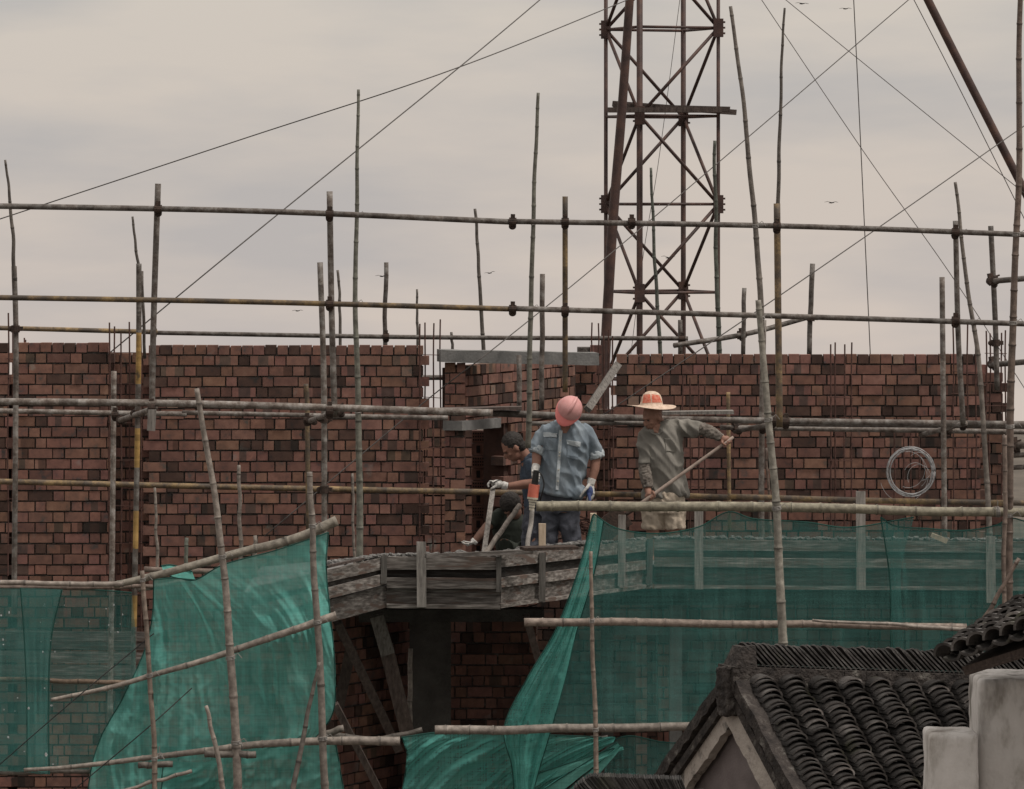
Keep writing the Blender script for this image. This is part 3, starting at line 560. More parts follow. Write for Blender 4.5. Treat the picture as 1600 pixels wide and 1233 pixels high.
steel([(945, 652, 38.7), (1230, 658, 38.7), (1660, 664, 38.7)], 10, 'stout rusty tube running right from behind the straw hat', None, [(1208, 657), (1228, 659), (1505, 661)], GH, k=.95)
steel([(-60, 641, 37.6), (150, 645, 37.6), (292, 647, 37.6)], 8, 'thinner grey tube just below the stout one, far left', None, [(180, 648), (215, 645)], GH, k=1.2)
steel([(285, 645, 37.6), (620, 652, 37.6), (700, 653, 37.6)], 7.5, 'thinner grey tube below the stout one, middle left', None, [(480, 656), (510, 652)], GH, k=1.0)
steel([(825, 662, 38.6), (1010, 661, 38.8)], 7, 'tube passing behind the necks of the two workers', None, [], GH, k=.8)
steel([(1125, 668, 39.0), (1400, 672, 39.0), (1660, 676, 39.0)], 8, 'lower grey tube of the right pair above the wire coil', None, [(1192, 668), (1475, 673)], GH, k=1.15)
steel([(1200, 663, 38.9), (1660, 668, 38.9)], 6, 'thin reddish tube squeezed between the right pair', None, [], GH, k=.7)
steel([(187, 657, 37.6), (243, 637, 34.8)], 8, 'short slanting transom near the striped pole', None, [(187, 656)], GH, k=1.1)
steel([(484, 658, 37.6), (528, 642, 34.8)], 8, 'short slanting transom left of the tall mossy bamboo', None, [(484, 657), (526, 644)], GH, k=1.0)
steel([(1148, 674, 39.0), (1200, 664, 38.6)], 8, 'short slanting transom behind the leaning tall bamboo', None, [(1150, 670)], GH, k=.9)
steel([(1438, 680, 39.0), (1510, 661, 38.6)], 8, 'short slanting transom above the wire coil', None, [(1478, 671)], GH, k=1.1)
steel([(-60, 751, 39.0), (400, 762, 39.0), (770, 769, 39.0)], 9, 'yellow painted tube low across the left brick walls', m_yellow, [(508, 765)], GH)
steel([(762, 769, 38.9), (1000, 773, 38.9), (1140, 777, 38.9)], 8.5, 'yellowed tube passing behind the workers waists', m_yellow, [], GH, k=.85)
steel([(1138, 776, 38.9), (1400, 783, 38.9), (1660, 787, 38.9)], 9, 'yellow tube crossing under the wire coil', m_yellow, [(1475, 783)], GH, k=1.1)
steel([(1545, 440, 38.0), (1660, 430, 36.5)], 9, 'tube stub poking in high at the right frame edge', None, [(1549, 439)], GH, k=.8)
steel([(1548, 570, 39.0), (1660, 561, 38.0)], 9, 'short tube end below the right rebar cluster', None, [(1551, 569)], GH, k=.7)
for y, lb in ((697, 'upper of three'), (712, 'middle of three'), (731, 'lowest of three')):
    steel([(1572, y, 39.0), (1660, y - 4, 38.5)], 8 if y != 697 else 11, '%s short tubes at the right frame edge beside the stout bamboo' % lb, None, [(1586, y)] if y == 697 else [], GH, k=1.0)
# uprights (x,y top, x,y bottom)
steel([(22, 416, 36.6), (25, 560, 36.6), (22, 960, 36.6)], 8.5, 'grey upright tube at the far left under a thin bamboo tip', None, [(24, 514)], GV, k=.9)
steel([(247, 287, 34.9), (240, 500, 34.9), (237, 668, 34.9)], 9.5, 'tall upright tube with square cut top, left of the long wire', None, [], GV, k=.85)
steel([(217, 412, 36.4), (216, 600, 36.4), (207, 1120, 36.4)], 8.5, 'yellow and black striped upright tube', None, [(215, 646), (207, 912)], GV, k=.75, bands=[(520, 600), (665, 730), (793, 860), (925, 985)])
steel([(221, 424, 37.2), (226, 560, 37.4)], 5, 'thin broken tube beside the top of the striped pole', None, [], GV, k=.7)
steel([(178, 580, 38.0), (176, 800, 38.0), (172, 1130, 38.0)], 8.5, 'pale grey upright tube left of the striped pole', None, [], GV, k=1.5)
steel([(500, 410, 36.6), (506, 600, 36.6), (507, 895, 36.6)], 9, 'upright tube with pale lower half, left of two at the middle wall', None, [(507, 655), (507, 765)], GV, k=1.1)
steel([(515, 299, 34.9), (518, 480, 34.9), (523, 652, 34.9)], 9.5, 'upright tube with flaking pale paint ending in a coupler knot', None, [], GV, k=1.0)
steel([(478, 600, 38.2), (480, 640, 38.2), (482, 850, 38.2)], 7.5, 'yellowed short upright in front of the middle wall', m_yellow, [], GV, k=.9)
steel([(603, 410, 41.6), (601, 560, 41.6)], 7, 'upright tube end rising behind the middle wall with a bird beside it', None, [], GV, k=.7)
steel([(847, 428, 38.5), (846, 640, 38.5)], 8, 'grey upright between the tall bamboo and the helmet, shorter of the two', None, [], GV, k=.85)
steel([(883, 307, 34.95), (883, 480, 34.95), (883, 613, 34.95)], 8.5, 'rusty upright tube rising straight above the red helmet', m_yellow, [], GV, k=.7)
steel([(811, 555, 39.2), (811, 652, 39.2)], 8, 'short grey upright in front of the slanting brick wall', None, [], GV, k=.8)
steel([(1193, 500, 39.1), (1190, 700, 39.1), (1190, 860, 39.1)], 9, 'pale upright tube just left of the tall leaning bamboo foot', None, [], GV, k=1.2)
steel([(1214, 318, 35.2), (1216, 500, 35.2), (1218, 668, 35.2)], 10.5, 'yellow upright tube under a thin bamboo tip', m_yellow, [], GV, k=1.05)
steel([(1163, 450, 41.2), (1161, 560, 41.2)], 7, 'upright tube end behind the right wall, nearest the tower', None, [], GV, k=.7)
steel([(1269, 412, 41.4), (1264, 565, 41.4)], 8, 'upright tube end behind the right wall, well clear of the tower', None, [(1267, 497)], GV, k=.7)
steel([(1472, 433, 38.3), (1474, 640, 38.3), (1476, 850, 38.3)], 8.5, 'pale upright tube passing right of the wire coil', None, [], GV, k=1.1)
steel([(1493, 345, 35.0), (1497, 520, 35.0), (1505, 665, 35.0)], 8.5, 'upright tube crossing both top rails near the right end', None, [], GV, k=.85)
steel([(1548, 353, 38.6), (1555, 500, 38.6), (1558, 610, 38.6)], 8.5, 'upright tube carrying two stubs at the right corner', None, [(1556, 536)], GV, k=.7)
steel([(1138, 613, 39.4), (1138, 645, 39.4), (1140, 830, 39.4)], 6, 'thin yellow upright behind the shovel grip', m_yellow, [], GV, k=1.3)
steel([(1063, 500, 43.0), (1063, 560, 43.0)], 7, 'short post beside the tower foot', None, [], GV, k=.7)
# ------------------------------------------------------------------ bamboo
def bamboo(pts, dia, label, k=1.0, tip=None, group='upright bamboo poles', name='bamboo_pole', ties=(), tc=(1, 1, 1), cut=False):
    q = [P(*p) for p in pts]; ln = sum((q[i + 1] - q[i]).length for i in range(len(q) - 1)); n = max(6, int(ln / 0.04)); s = random.random() * 90
    c = catmull(q, n + 1); r0 = M(dia[0], pts[0][2]) / 2; r1 = M(dia[1], pts[-1][2]) / 2; rad = []; tt = []; node = random.uniform(0.05, 0.2); acc = 0; last = 0; lt = 1.0
    c2 = []; rr = []; step_ = random.uniform(0.24, 0.32); ringk = [random.uniform(.4, .9) for _ in range(50)]
    for i in range(n + 1):
        t = i / n; acc = t * ln; r = r0 + (r1 - r0) * t; c[i] = c[i] + Vector((noise.noise(Vector((s, t * 5, 0))), 0, noise.noise(Vector((s, 4, t * 5))))) * 0.012
    i = 0; dists = [j / n * ln for j in range(n + 1)]; nodes = []; x = node
    while x < ln: nodes.append(x); x += step_ * random.uniform(0.7, 1.3)
    samples = sorted(set([0, ln] + dists + [m + o for m in nodes for o in (-0.012, -0.004, 0.0, 0.004, 0.012) if 0 < m + o < ln]))
    for x in samples:
        t = x / ln * n; i = min(int(t), n - 1); p = c[i].lerp(c[i + 1], t - i); r = r0 + (r1 - r0) * x / ln
        dn = min([abs(x - m) for m in nodes] + [9]); seg = sum(1 for m in nodes if m < x)
        r *= 1.14 if dn < 0.005 else 1.0 + 0.05 * max(0, 1 - dn / 0.03)
        kk = k * (1 + 0.22 * noise.noise(Vector((s, seg * 1.7, 3)))) * (ringk[seg % 50] if dn < 0.006 else 1.0); c2.append(p); rr.append(r); tt.append((kk * tc[0], kk * tc[1], kk * tc[2]))
    mb = MB(); mb.tube(c2, rr, 12, tints=tt)
    if cut:   # hollow end drawn as a dark disc, its inner shade painted on
        u = (c2[0] - c2[1]).normalized(); mb.cm = 1; b0 = len(mb.v)
        mb.tube([c2[0] + u * 0.002, c2[0] + u * 0.003], [rr[0] * 0.7, rr[0] * 0.68], 12)
    o = mb.build(name, [m_bamboo, m_holeshade], smooth=True, label=label, cat='bamboo pole', group=group)
    for (tx, ty) in ties:
        j = min(range(len(c2)), key=lambda a: (P(tx, ty, c2[a].y + 40) - c2[a]).length); u = (c2[min(j + 1, len(c2) - 1)] - c2[max(0, j - 1)]).normalized(); tb = MB(); v = u.cross(Vector((0, 1, 0))).normalized(); w3 = u.cross(v)
        for e_ in (-0.012, 0.0, 0.011):
            ring = [c2[j] + u * (e_ + 0.008 * math.sin(a * 0.7)) + (v * math.cos(a) + w3 * math.sin(a)) * rr[j] * 1.12 for a in [q_ * 0.5 for q_ in range(14)]]
            tb.tube(ring, 0.004, 5)
        tb.tube([c2[j] - w3 * 0 + v * rr[j] * 0.6 - Vector((0, rr[j] * 1.1, 0)), c2[j] + v * (rr[j] + 0.03) - Vector((0, rr[j] * 1.3, -0.03)), c2[j] + v * (rr[j] + 0.06) - Vector((0, rr[j], 0.01))], 0.003, 5)
        tb.build('lashing', m_tie, o)
    return o
GB = 'upright bamboo poles'; GN = 'horizontal bamboo rails holding the nets'
SIL = 0.52  # bamboo tips against the sky tinted down to look backlit
bamboo([(8, 250, 36.5), (17, 330, 36.5), (23, 440, 36.5)], (3.5, 6.5), 'thin bamboo tip leaning in at the far left above a grey tube', SIL)
bamboo([(208, 338, 36.5), (214, 400, 36.5), (219, 470, 36.5)], (3.5, 5.5), 'thin bamboo tip on top of the striped pole', SIL)
bamboo([(307, 607, 34.3), (335, 770, 34.3), (350, 900, 34.3), (362, 1040, 34.3), (372, 1260, 34.3)], (8, 14), 'long weathered bamboo leaning across the left net', 1.15, ties=[(347, 872), (362, 1025), (366, 1160)])
bamboo([(242, 762, 38.2), (247, 900, 38.2)], (4, 5), 'short thin bamboo in front of the brick, above the left net', 1.15)
bamboo([(373, 727, 37.8), (377, 900, 37.8)], (5.5, 6.5), 'thin bamboo right of the long leaning one', 1.05)
bamboo([(291, 840, 37.6), (291, 925, 37.6)], (6, 6.5), 'dark bamboo stub behind the left net top', .8, tc=(.8, 1, .95))
bamboo([(398, 838, 36.4), (399, 910, 36.4)], (6, 9), 'split pointed bamboo stub behind the rising net rail', 1.1)
bamboo([(483, 738, 34.3), (488, 830, 34.3), (497, 1000, 34.3), (510, 1260, 34.3)], (8.5, 12), 'bamboo upright at the right edge of the left net', .95, ties=[(488, 820), (495, 970), (505, 1152)])
bamboo([(498, 1035, 34.1), (480, 1120, 34.1), (455, 1250, 34.0)], (5, 9), 'thin dark bamboo brace crossing low behind the net edge upright', .62)
bamboo([(222, 892, 34.2), (230, 1000, 34.2), (240, 1150, 34.2), (243, 1260, 34.2)], (7, 8.5), 'slim jointed bamboo upright on the left edge of the net', 1.0, ties=[(225, 905), (233, 1055), (240, 1182)], tc=(1, .91, .85))
bamboo([(322, 1103, 34.0), (336, 1160, 34.0), (352, 1260, 34.0)], (6, 8.5), 'short pale bamboo leaning low before the left net', 1.25)
bamboo([(528, 422, 41.5), (531, 480, 41.5), (532, 560, 41.5)], (4, 5), 'thin bamboo tip behind the middle wall near the paired tubes', SIL)
bamboo([(560, 140, 36.2), (557, 300, 36.2), (556, 480, 36.2), (560, 660, 36.2), (562, 890, 36.2)], (4.5, 11), 'tallest bamboo on the left half, mossy lower part', .85, tc=(.88, 1, .95), ties=[(557, 335), (557, 474), (560, 640)])
bamboo([(550, 740, 36.6), (554, 890, 36.6)], (4, 4.5), 'thin stick standing tight beside the mossy bamboo', .9)
bamboo([(651, 452, 41.5), (653, 560, 41.5)], (3.2, 5), 'thin bamboo tip just left of the four tall rebars', SIL)
bamboo([(705, 518, 41.5), (708, 560, 41.5)], (4, 5), 'tiny bamboo tip left of the lintel', SIL)
bamboo([(742, 326, 42.0), (749, 430, 42.0), (756, 560, 42.0)], (4.5, 6.5), 'leaning bamboo rising behind the left part of the lintel', SIL)
bamboo([(841, 145, 36.4), (835, 300, 36.4), (829, 500, 36.4), (825, 700, 36.4)], (5, 9), 'tall bamboo rising just left of the red helmet', .75, ties=[(834, 347), (829, 484)], tc=(.9, 1, .95))
bamboo([(1017, 262, 42.0), (1023, 400, 42.0), (1032, 565, 42.0)], (4, 6.5), 'thin greenish bamboo seen inside the tower', SIL, tc=(.8, 1, .95))
bamboo([(1117, 220, 42.0), (1119, 400, 42.0), (1125, 565, 42.0)], (5, 8), 'greenish bamboo along the right leg of the tower', SIL, tc=(.8, 1, .95))
bamboo([(1141, 10, 34.4), (1163, 180, 34.4), (1180, 350, 34.4), (1191, 520, 34.4)], (5.5, 9.5), 'tallest leaning bamboo right of the tower, upper length', .72, ties=[(1180, 352), (1190, 496)])
bamboo([(1186, 468, 34.2), (1200, 640, 34.2), (1214, 820, 34.2), (1226, 1030, 34.2), (1236, 1260, 34.2)], (9, 16), 'thick pale lower length of the tallest leaning bamboo', 1.25, ties=[(1207, 655), (1213, 795)], tc=(.93, 1, .98))
bamboo([(1225, 12, 35.3), (1220, 150, 35.3), (1216, 335, 35.3)], (3.5, 6.5), 'slim bamboo tip with split end above the yellow upright', SIL)
bamboo([(1493, 284, 38.6), (1508, 420, 38.6), (1533, 600, 38.6), (1547, 870, 38.6)], (5, 9), 'bamboo leaning right past the corner rebars', .85, ties=[(1502, 363), (1517, 503)])
bamboo([(1595, -30, 34.6), (1590, 300, 34.6), (1580, 600, 34.6), (1576, 965, 34.6)], (8, 13), 'stout dark bamboo running the full height at the right edge', .68, ties=[(1587, 365), (1582, 506), (1579, 662), (1576, 800)], tc=(1, .85, .8))
bamboo([(1570, 680, 34.5), (1570, 800, 34.5), (1568, 990, 34.5)], (7, 7), 'slim bamboo tied beside the stout one at the right edge', .85, tc=(1, .88, .84))
bamboo([(923, 862, 34.3), (925, 1000, 34.3), (930, 1150, 34.3), (932, 1260, 34.3)], (5.5, 8.5), 'slim pinkish bamboo upright at the left edge of the right net', 1.1, tc=(1, .9, .84), ties=[(926, 972), (930, 1140)])
bamboo([(1592, 872, 34.2), (1562, 925, 34.2), (1525, 990, 34.2)], (6, 8), 'short reddish bamboo leaning over the corner of the near roof', .75, tc=(1, .85, .8))
bamboo([(641, 1013, 36.9), (640, 1170, 36.9)], (7, 8), 'grey bamboo stub in front of the rendered column', 1.0)
bamboo([(885, 690, 39.2), (885, 692, 39.2), (886, 860, 39.2)], (4, 5), 'thin bamboo stick behind the standing worker', .7)
bamboo([(1197, 700, 39.0), (1205, 850, 39.0)], (4, 5), 'thin reddish stick behind the leaning bamboo foot', .8, tc=(1, .85, .8))
# horizontals
bamboo([(838, 791, 34.6), (1000, 791, 34.6), (1250, 793, 34.6), (1450, 799, 34.6), (1680, 802, 34.6)], (15.5, 14), 'big pale bamboo rail with hollow cut end in front of the workers', 1.25, group=GN, cut=True, tc=(.95, 1, .86), ties=[(1562, 800)])
bamboo([(-60, 910, 34.4), (90, 912, 34.4), (192, 914, 34.4)], (8, 8), 'thin level bamboo rail above the far left net', 1.2, group=GN)
bamboo([(-60, 918, 35.0), (120, 919, 35.0), (240, 916, 35.0)], (6, 7), 'second brown rail hidden tight under the far left rail', .8, group=GN, tc=(1, .85, .8))
bamboo([(178, 914, 34.5), (250, 897, 34.5), (380, 863, 34.5), (470, 838, 34.5), (527, 813, 34.5)], (10, 16), 'rising bamboo rail along the top of the left net', 1.15, group=GN, cut=True, tc=(.96, 1, .95))
bamboo([(226, 889, 35.2), (330, 893, 35.2), (345, 886, 35.2)], (9, 8), 'short bamboo behind the top corner of the left net', .9, group=GN, tc=(1, .88, .84))
bamboo([(216, 922, 35.1), (300, 906, 35.1)], (8, 7), 'short stub of bamboo under the left net corner', .9, group=GN)
bamboo([(80, 1094, 34.5), (200, 1066, 34.5), (330, 1028, 34.5), (450, 987, 34.5), (526, 962, 34.5)], (6, 13), 'curved pale bamboo rising across the middle of the left net', 1.3, group=GN)
bamboo([(-60, 1060, 35.2), (100, 1064, 35.2), (204, 1066, 35.2)], (8, 7), 'reddish level bamboo before the far left net', 1.05, group=GN, tc=(1.05, .86, .72))
bamboo([(37, 1203, 34.5), (180, 1191, 34.5), (330, 1172, 34.5), (450, 1160, 34.5), (625, 1158, 34.5)], (6, 14), 'lowest long bamboo rail rising to the middle', 1.15, group=GN, ties=[(250, 1182), (374, 1170)])
bamboo([(-60, 1208, 35.0), (60, 1206, 35.0), (140, 1206, 35.0)], (7, 7), 'dark low bamboo rail at the bottom left corner', .7, group=GN)
bamboo([(216, 1196, 34.3), (270, 1194, 34.3)], (10, 10), 'short brown bamboo stub lashed under the lowest rail, left one', .65, group=GN, cut=True)
bamboo([(320, 1179, 34.3), (400, 1179, 34.3)], (11, 11), 'short brown bamboo stub lashed under the lowest rail, right one', .65, group=GN, cut=True)
bamboo([(180, 1240, 34.2), (240, 1222, 34.2), (300, 1205, 34.2)], (6, 6), 'thin pale stick at the bottom left of the net', 1.1, group=GN)
bamboo([(515, 1150, 35.4), (590, 1155, 35.4), (660, 1140, 35.4)], (12, 8), 'dark rough bamboo end behind the lowest rail', .6, group=GN)
bamboo([(538, 1137, 35.2), (505, 1148, 35.2), (470, 1165, 35.2)], (11, 9), 'short rough bamboo end poking out beside the left net', .8, group=GN)
bamboo([(819, 972, 34.5), (1000, 973, 34.5), (1250, 976, 34.5), (1510, 980, 34.5)], (13, 11), 'pinkish bamboo rail across the middle of the right net', 1.2, group=GN, cut=True, tc=(1, .93, .9))
bamboo([(1270, 969, 34.3), (1400, 976, 34.3), (1520, 984, 34.3)], (4, 7), 'thin pale stick lying against the middle right rail', 1.3, group=GN)
bamboo([(680, 1140, 34.5), (800, 1140, 34.5), (950, 1137, 34.5), (1130, 1136, 34.5)], (14, 13), 'lower bamboo rail with cut end, above the bottom centre net', 1.15, group=GN, cut=True)
bamboo([(870, 1158, 35.0), (950, 1152, 35.0)], (8, 7), 'short thin bamboo just under the lower right rail', .7, group=GN)
# ------------------------------------------------------------------ rebar cages
def cage(label, bars, d, ybot, stirrups=(), r=0.008):
    x0 = min(b[0] for b in bars); root = thing('rebar_cage', P(x0, ybot, d), label, 'rebar cage', 'rebar starter cages')
    for i, (x, y) in enumerate(bars):
        dd = d + (0.12 if i % 2 else 0); mb = MB(); a = P(x, y, dd); b = P(x + random.uniform(-1.5, 1.5), ybot, dd)
        pts = bend_len(a, b, max(4, int((a - b).length / 0.15)), 0.012, x); mb.tube(pts, r, 6); mb.build('bar', m_rebar, root)
    xs = [b[0] for b in bars]
    for y in stirrups:
        mb = MB(); dy = random.uniform(-3, 3)
        c = [P(min(xs) - 2, y, d - .01), P(max(xs) + 2, y + dy, d - .01), P(max(xs) + 2, y + dy, d + .14), P(min(xs) - 2, y, d + .14), P(min(xs) - 2, y, d - .01)]
        mb.tube(c, 0.0035, 5); mb.build('stirrup', m_rebar, root)
    return root
cage('rebar pair standing in the pocket at the far left edge', [(13, 489), (20, 512)], 39.9, 900, (560, 590, 640, 700, 780, 840))
cage('single rebar end above the left wall corner', [(38, 528), (40, 531)], 40.1, 560)
cage('four rebars beside the striped pole in the column pocket', [(171, 504), (179, 510), (189, 520), (202, 503), (220, 514)], 39.97, 1000, (551, 600, 660, 720, 790, 850, 930))
cage('four tall rebars rising in the sky gap left of the lintel', [(656, 506), (664, 504), (678, 505), (688, 499)], 39.95, 880, (554, 620, 655, 700, 745, 790, 835))
cage('two rebars above the right end of the lintel', [(925, 504), (935, 505)], 41.0, 640, (600,))
cage('dark rebar cage in the gap between lintel pier and right wall', [(943, 520), (951, 515), (957, 525)], 40.2, 900, (590, 640, 700, 760, 820))
cage('rebar cluster behind the straw hat and raised arm', [(1067, 586), (1078, 590), (1092, 600), (1101, 602)], 39.6, 880, (700, 760))
cage('four rebars standing at the middle of the right wall', [(1298, 538), (1305, 535), (1320, 538), (1331, 535)], 40.2, 830, (620, 720))
cage('short rebars carrying the wire coil', [(1398, 653), (1412, 652), (1423, 668), (1437, 660)], 40.0, 830, ())
cage('three rebars near the pale upright at the right', [(1489, 506), (1512, 505), (1524, 505)], 39.8, 840, (580, 615, 700))
cage('rebar cage rising over the far right brick corner', [(1541, 517), (1547, 521), (1565, 520), (1571, 516)], 40.6, 850, (552, 600, 634, 690, 740))
cage('two low rebar ends on the middle wall top', [(551, 540), (556, 543)], 40.1, 600, ())
tg = MB()
for k in range(26):
    c0 = P(random.uniform(888, 926), random.uniform(812, 832), 38.9); r0 = random.uniform(.03, .1); a0 = random.uniform(0, 6)
    tg.tube([c0 + Vector((r0 * 1.6 * math.cos(a0 + j * .5), .05 * math.sin(j + a0), r0 * .5 * math.sin(a0 * 2 + j * .6))) for j in range(9)], .004, 5)
tg.build('wire_tangle', m_rebar, label='dark tangle of scrap tie wire heaped behind the denim worker', cat='wire tangle')
# wire coil
cb = MB(); cc = P(1423, 738, 39.75)
for k in range(9):
    rr = random.uniform(0.185, 0.22); ox, oz = random.uniform(-.012, .012), random.uniform(-.012, .012)
    cb.tube([cc + Vector((ox + rr * math.cos(a), random.uniform(-.01, .01) + k * 0.004 - .02, oz + rr * 1.03 * math.sin(a))) for a in [j * math.pi / 20 for j in range(41)]], 0.0032, 5)
coil = cb.build('wire_coil', m_galv, smooth=True, label='loose round coil of silvery tie wire hanging on the right wall', cat='wire coil')
lb = MB()
for k in range(5):
    r0 = random.uniform(.1, .24); ang = random.uniform(0, 6.28); ctr = cc + Vector((random.uniform(-.08, .08), -.02, random.uniform(-.06, .06)))
    lb.tube([ctr + Vector((r0 * math.cos(ang + j * .16), -.01 * j / 10, r0 * 1.1 * math.sin(ang + j * .16))) for j in range(24)], 0.0016, 4)
lb.build('loose_strand', m_galv, coil)
# ------------------------------------------------------------------ lattice tower
TD = 55.0; tcx = X(1034, TD); tcy = TD - 40; root = thing('lattice_tower', (tcx, tcy, -5.2), 'dark red steel lattice tower rising behind the brick walls', 'tower')
off = {'l': (-.70, .30), 'n': (-.30, -.70), 'r': (.70, -.30), 'f': (.30, .70)}
def tp(k, y): return Vector((tcx + off[k][0], tcy + off[k][1], CZ - (y - HZ) * TD / F))
for k in 'lnrf':
    mb = MB(); mb.tube([tp(k, -300), tp(k, 1300)], {'l': .026, 'n': .040, 'r': .024, 'f': .034}[k], 10); mb.build('leg', m_tower, root, smooth=True)
lv = [-228, -92, 45, 182, 319, 456, 593]; pairs = (('l', 'n'), ('l', 'f'), ('r', 'n'), ('r', 'f'))
for i, y in enumerate(lv):
    for a, b in pairs:
        mb = MB(); mb.tube([tp(a, y), tp(b, y)], 0.018, 8); mb.build('ring_bar', m_tower, root, smooth=True)
    for k in ('lr' if i % 2 == 0 else 'nf'):
        mb = MB(); p = tp(k, y); mb.box(p, (0.062, 0.062, 0.115)); 
        for dz in (-.07, 0, .07): mb.box(p + Vector((0.07 if k in 'rf' else -.07, -.04, dz)), (.016, .016, .012))
        mb.build('gusset', m_tower, root)
    if i + 1 < len(lv):
        y2 = lv[i + 1]
        for a, b in pairs:
            s, t = ((a, b) if i % 2 == 0 else (b, a)); mb = MB(); mb.tube([tp(s, y), tp(t, y2)], 0.0215, 8); mb.build('brace', m_tower, root, smooth=True)
for (x0, y0, x1, y1, dd, k, lab) in ((950, 172, 1128, 172, 54.0, 1.0, 'front plank of the platform inside the tower'), (958, 166, 1140, 171, 54.6, .8, 'middle plank of the platform inside the tower'), (957, 162, 1150, 176, 55.2, 1.1, 'longest plank of the tower platform, sticking out right')):
    px_beam('tower_plank', lab, x0, y0, dd, x1, y1, dd, 8, 0.25, m_timber, 'plank', 'planks of the tower platform', k)
def strut(label, pts, dia):
    mb = MB(); q = [P(*p) for p in pts]; mb.tube(catmull(q, 24), [M(dia[0] + (dia[1] - dia[0]) * i / 23, pts[0][2]) / 2 for i in range(24)], 12); mb.build('steel_strut', m_tower, smooth=True, label=label, cat='strut', group='slanting red steel struts')
strut('thick red strut leaning against the left side of the tower', [(988, -60, 53), (972, 168, 53), (955, 386, 53), (938, 700, 53)], (13, 17))
strut('thick red steel strut crossing the top right corner', [(1420, -60, 50), (1500, 100, 50), (1660, 415, 50)], (13, 13))
# ------------------------------------------------------------------ wires
def wire(label, pts, r=0.006, mat=None):
    q = [P(*p) for p in pts]; mb = MB(); c = catmull(q, 40) if len(q) > 2 else bend_len(q[0], q[1], 4)
    mb.tube(c, [r] * len(c), 6); mb.build('guy_wire', mat or m_wire, smooth=True, label=label, cat='wire', group='steel guy wires')
wire('long wire rising from the left edge to the top near the tower', [(-60, 362, 44), (380, 217, 44), (712, 107, 44), (1010, -12, 50)], .0065)
wire('wire crossing the sky from above centre down to the middle wall', [(900, -48, 50), (724, 100, 46), (380, 379, 42), (172, 551, 41.5), (150, 570, 41.3)], .0065)
wire('long diagonal wire crossing the tower and the middle brick wall', [(1480, -52, 50), (1180, 205, 47), (945, 404, 44), (780, 538, 39.6), (661, 630, 39.6), (413, 838, 39.0)], .006)
wire('wire rising from the helmet gap to the right edge', [(940, 650, 39.6), (1133, 520, 40.0), (1352, 370, 42), (1600, 197, 46), (1660, 155, 47)], .006)
wire('wire slanting down right from the top to the rebar corner', [(1150, -60, 52), (1346, 232, 50), (1493, 440, 48), (1660, 700, 46)], .005)
wire('wire slanting down from the top centre right to the big strut', [(1160, -60, 52), (1228, 0, 52), (1530, 245, 50), (1660, 350, 50)], .005)
wire('nearly vertical wire right of the tall leaning bamboo', [(1331, -60, 48), (1345, 230, 48), (1362, 600, 48)], .006)
wire('wire running parallel beside the big red strut', [(1397, -60, 49), (1500, 140, 49), (1660, 462, 49)], .0055)
wire('thin wire hanging inside the tower', [(1070, -60, 57), (1030, 245, 57), (1005, 400, 57), (980, 600, 57)], .0045)
wire('dark cord crossing the far left net', [(-60, 1247, 34.4), (100, 1107, 34.4), (240, 990, 34.6)], .005, m_black)
wire('dark cord low on the left net', [(100, 1247, 34.3), (230, 1138, 34.3), (300, 1075, 34.6)], .005, m_black)
# ------------------------------------------------------------------ birds
for i, (x, y, s, lab) in enumerate(((1321, 14, .7, 'tiny dark bird highest in the sky, right one of two'), (1253, 6, .8, 'tiny dark bird at the top edge, left one of two'), (765, 427, .6, 'tiny bird beside the leaning bamboo above the lintel'), (597, 432, .75, 'tiny bird landing on the tube end behind the middle wall'), (465, 486, .6, 'tiny bird under the second rail left of the paired tubes'), (1299, 317, .8, 'tiny bird gliding with raised wings in the open right sky'), (1250, 492, .6, 'tiny bird on the second rail left of the short climbing tube'), (1044, 403, .8, 'tiny bird flying inside the tower'))):
    c = P(x, y, 40.9); mb = MB(); mb.tube([c + Vector((-.03 * s, 0, 0)), c, c + Vector((.035 * s, 0, .004))], [.003, .009 * s, .003], 6)
    b = mb.build('bird', m_bird, label=lab, cat='bird', group='small birds around the scaffold')
    for sg in (-1, 1):
        wb = MB(); u = random.uniform(.2, .9); p0 = c + Vector((.008 * s, 0, .003)); p1 = c + Vector((sg * .045 * s, .02 * sg, .03 * u * s)); p2 = c + Vector((sg * .085 * s, .03 * sg, (.04 * u - .012) * s))
        wb.tube([p0, p1, p2], [(.012 * s, .0025), (.011 * s, .002), (.002, .001)], 6); wb.build('wing', m_bird, b)
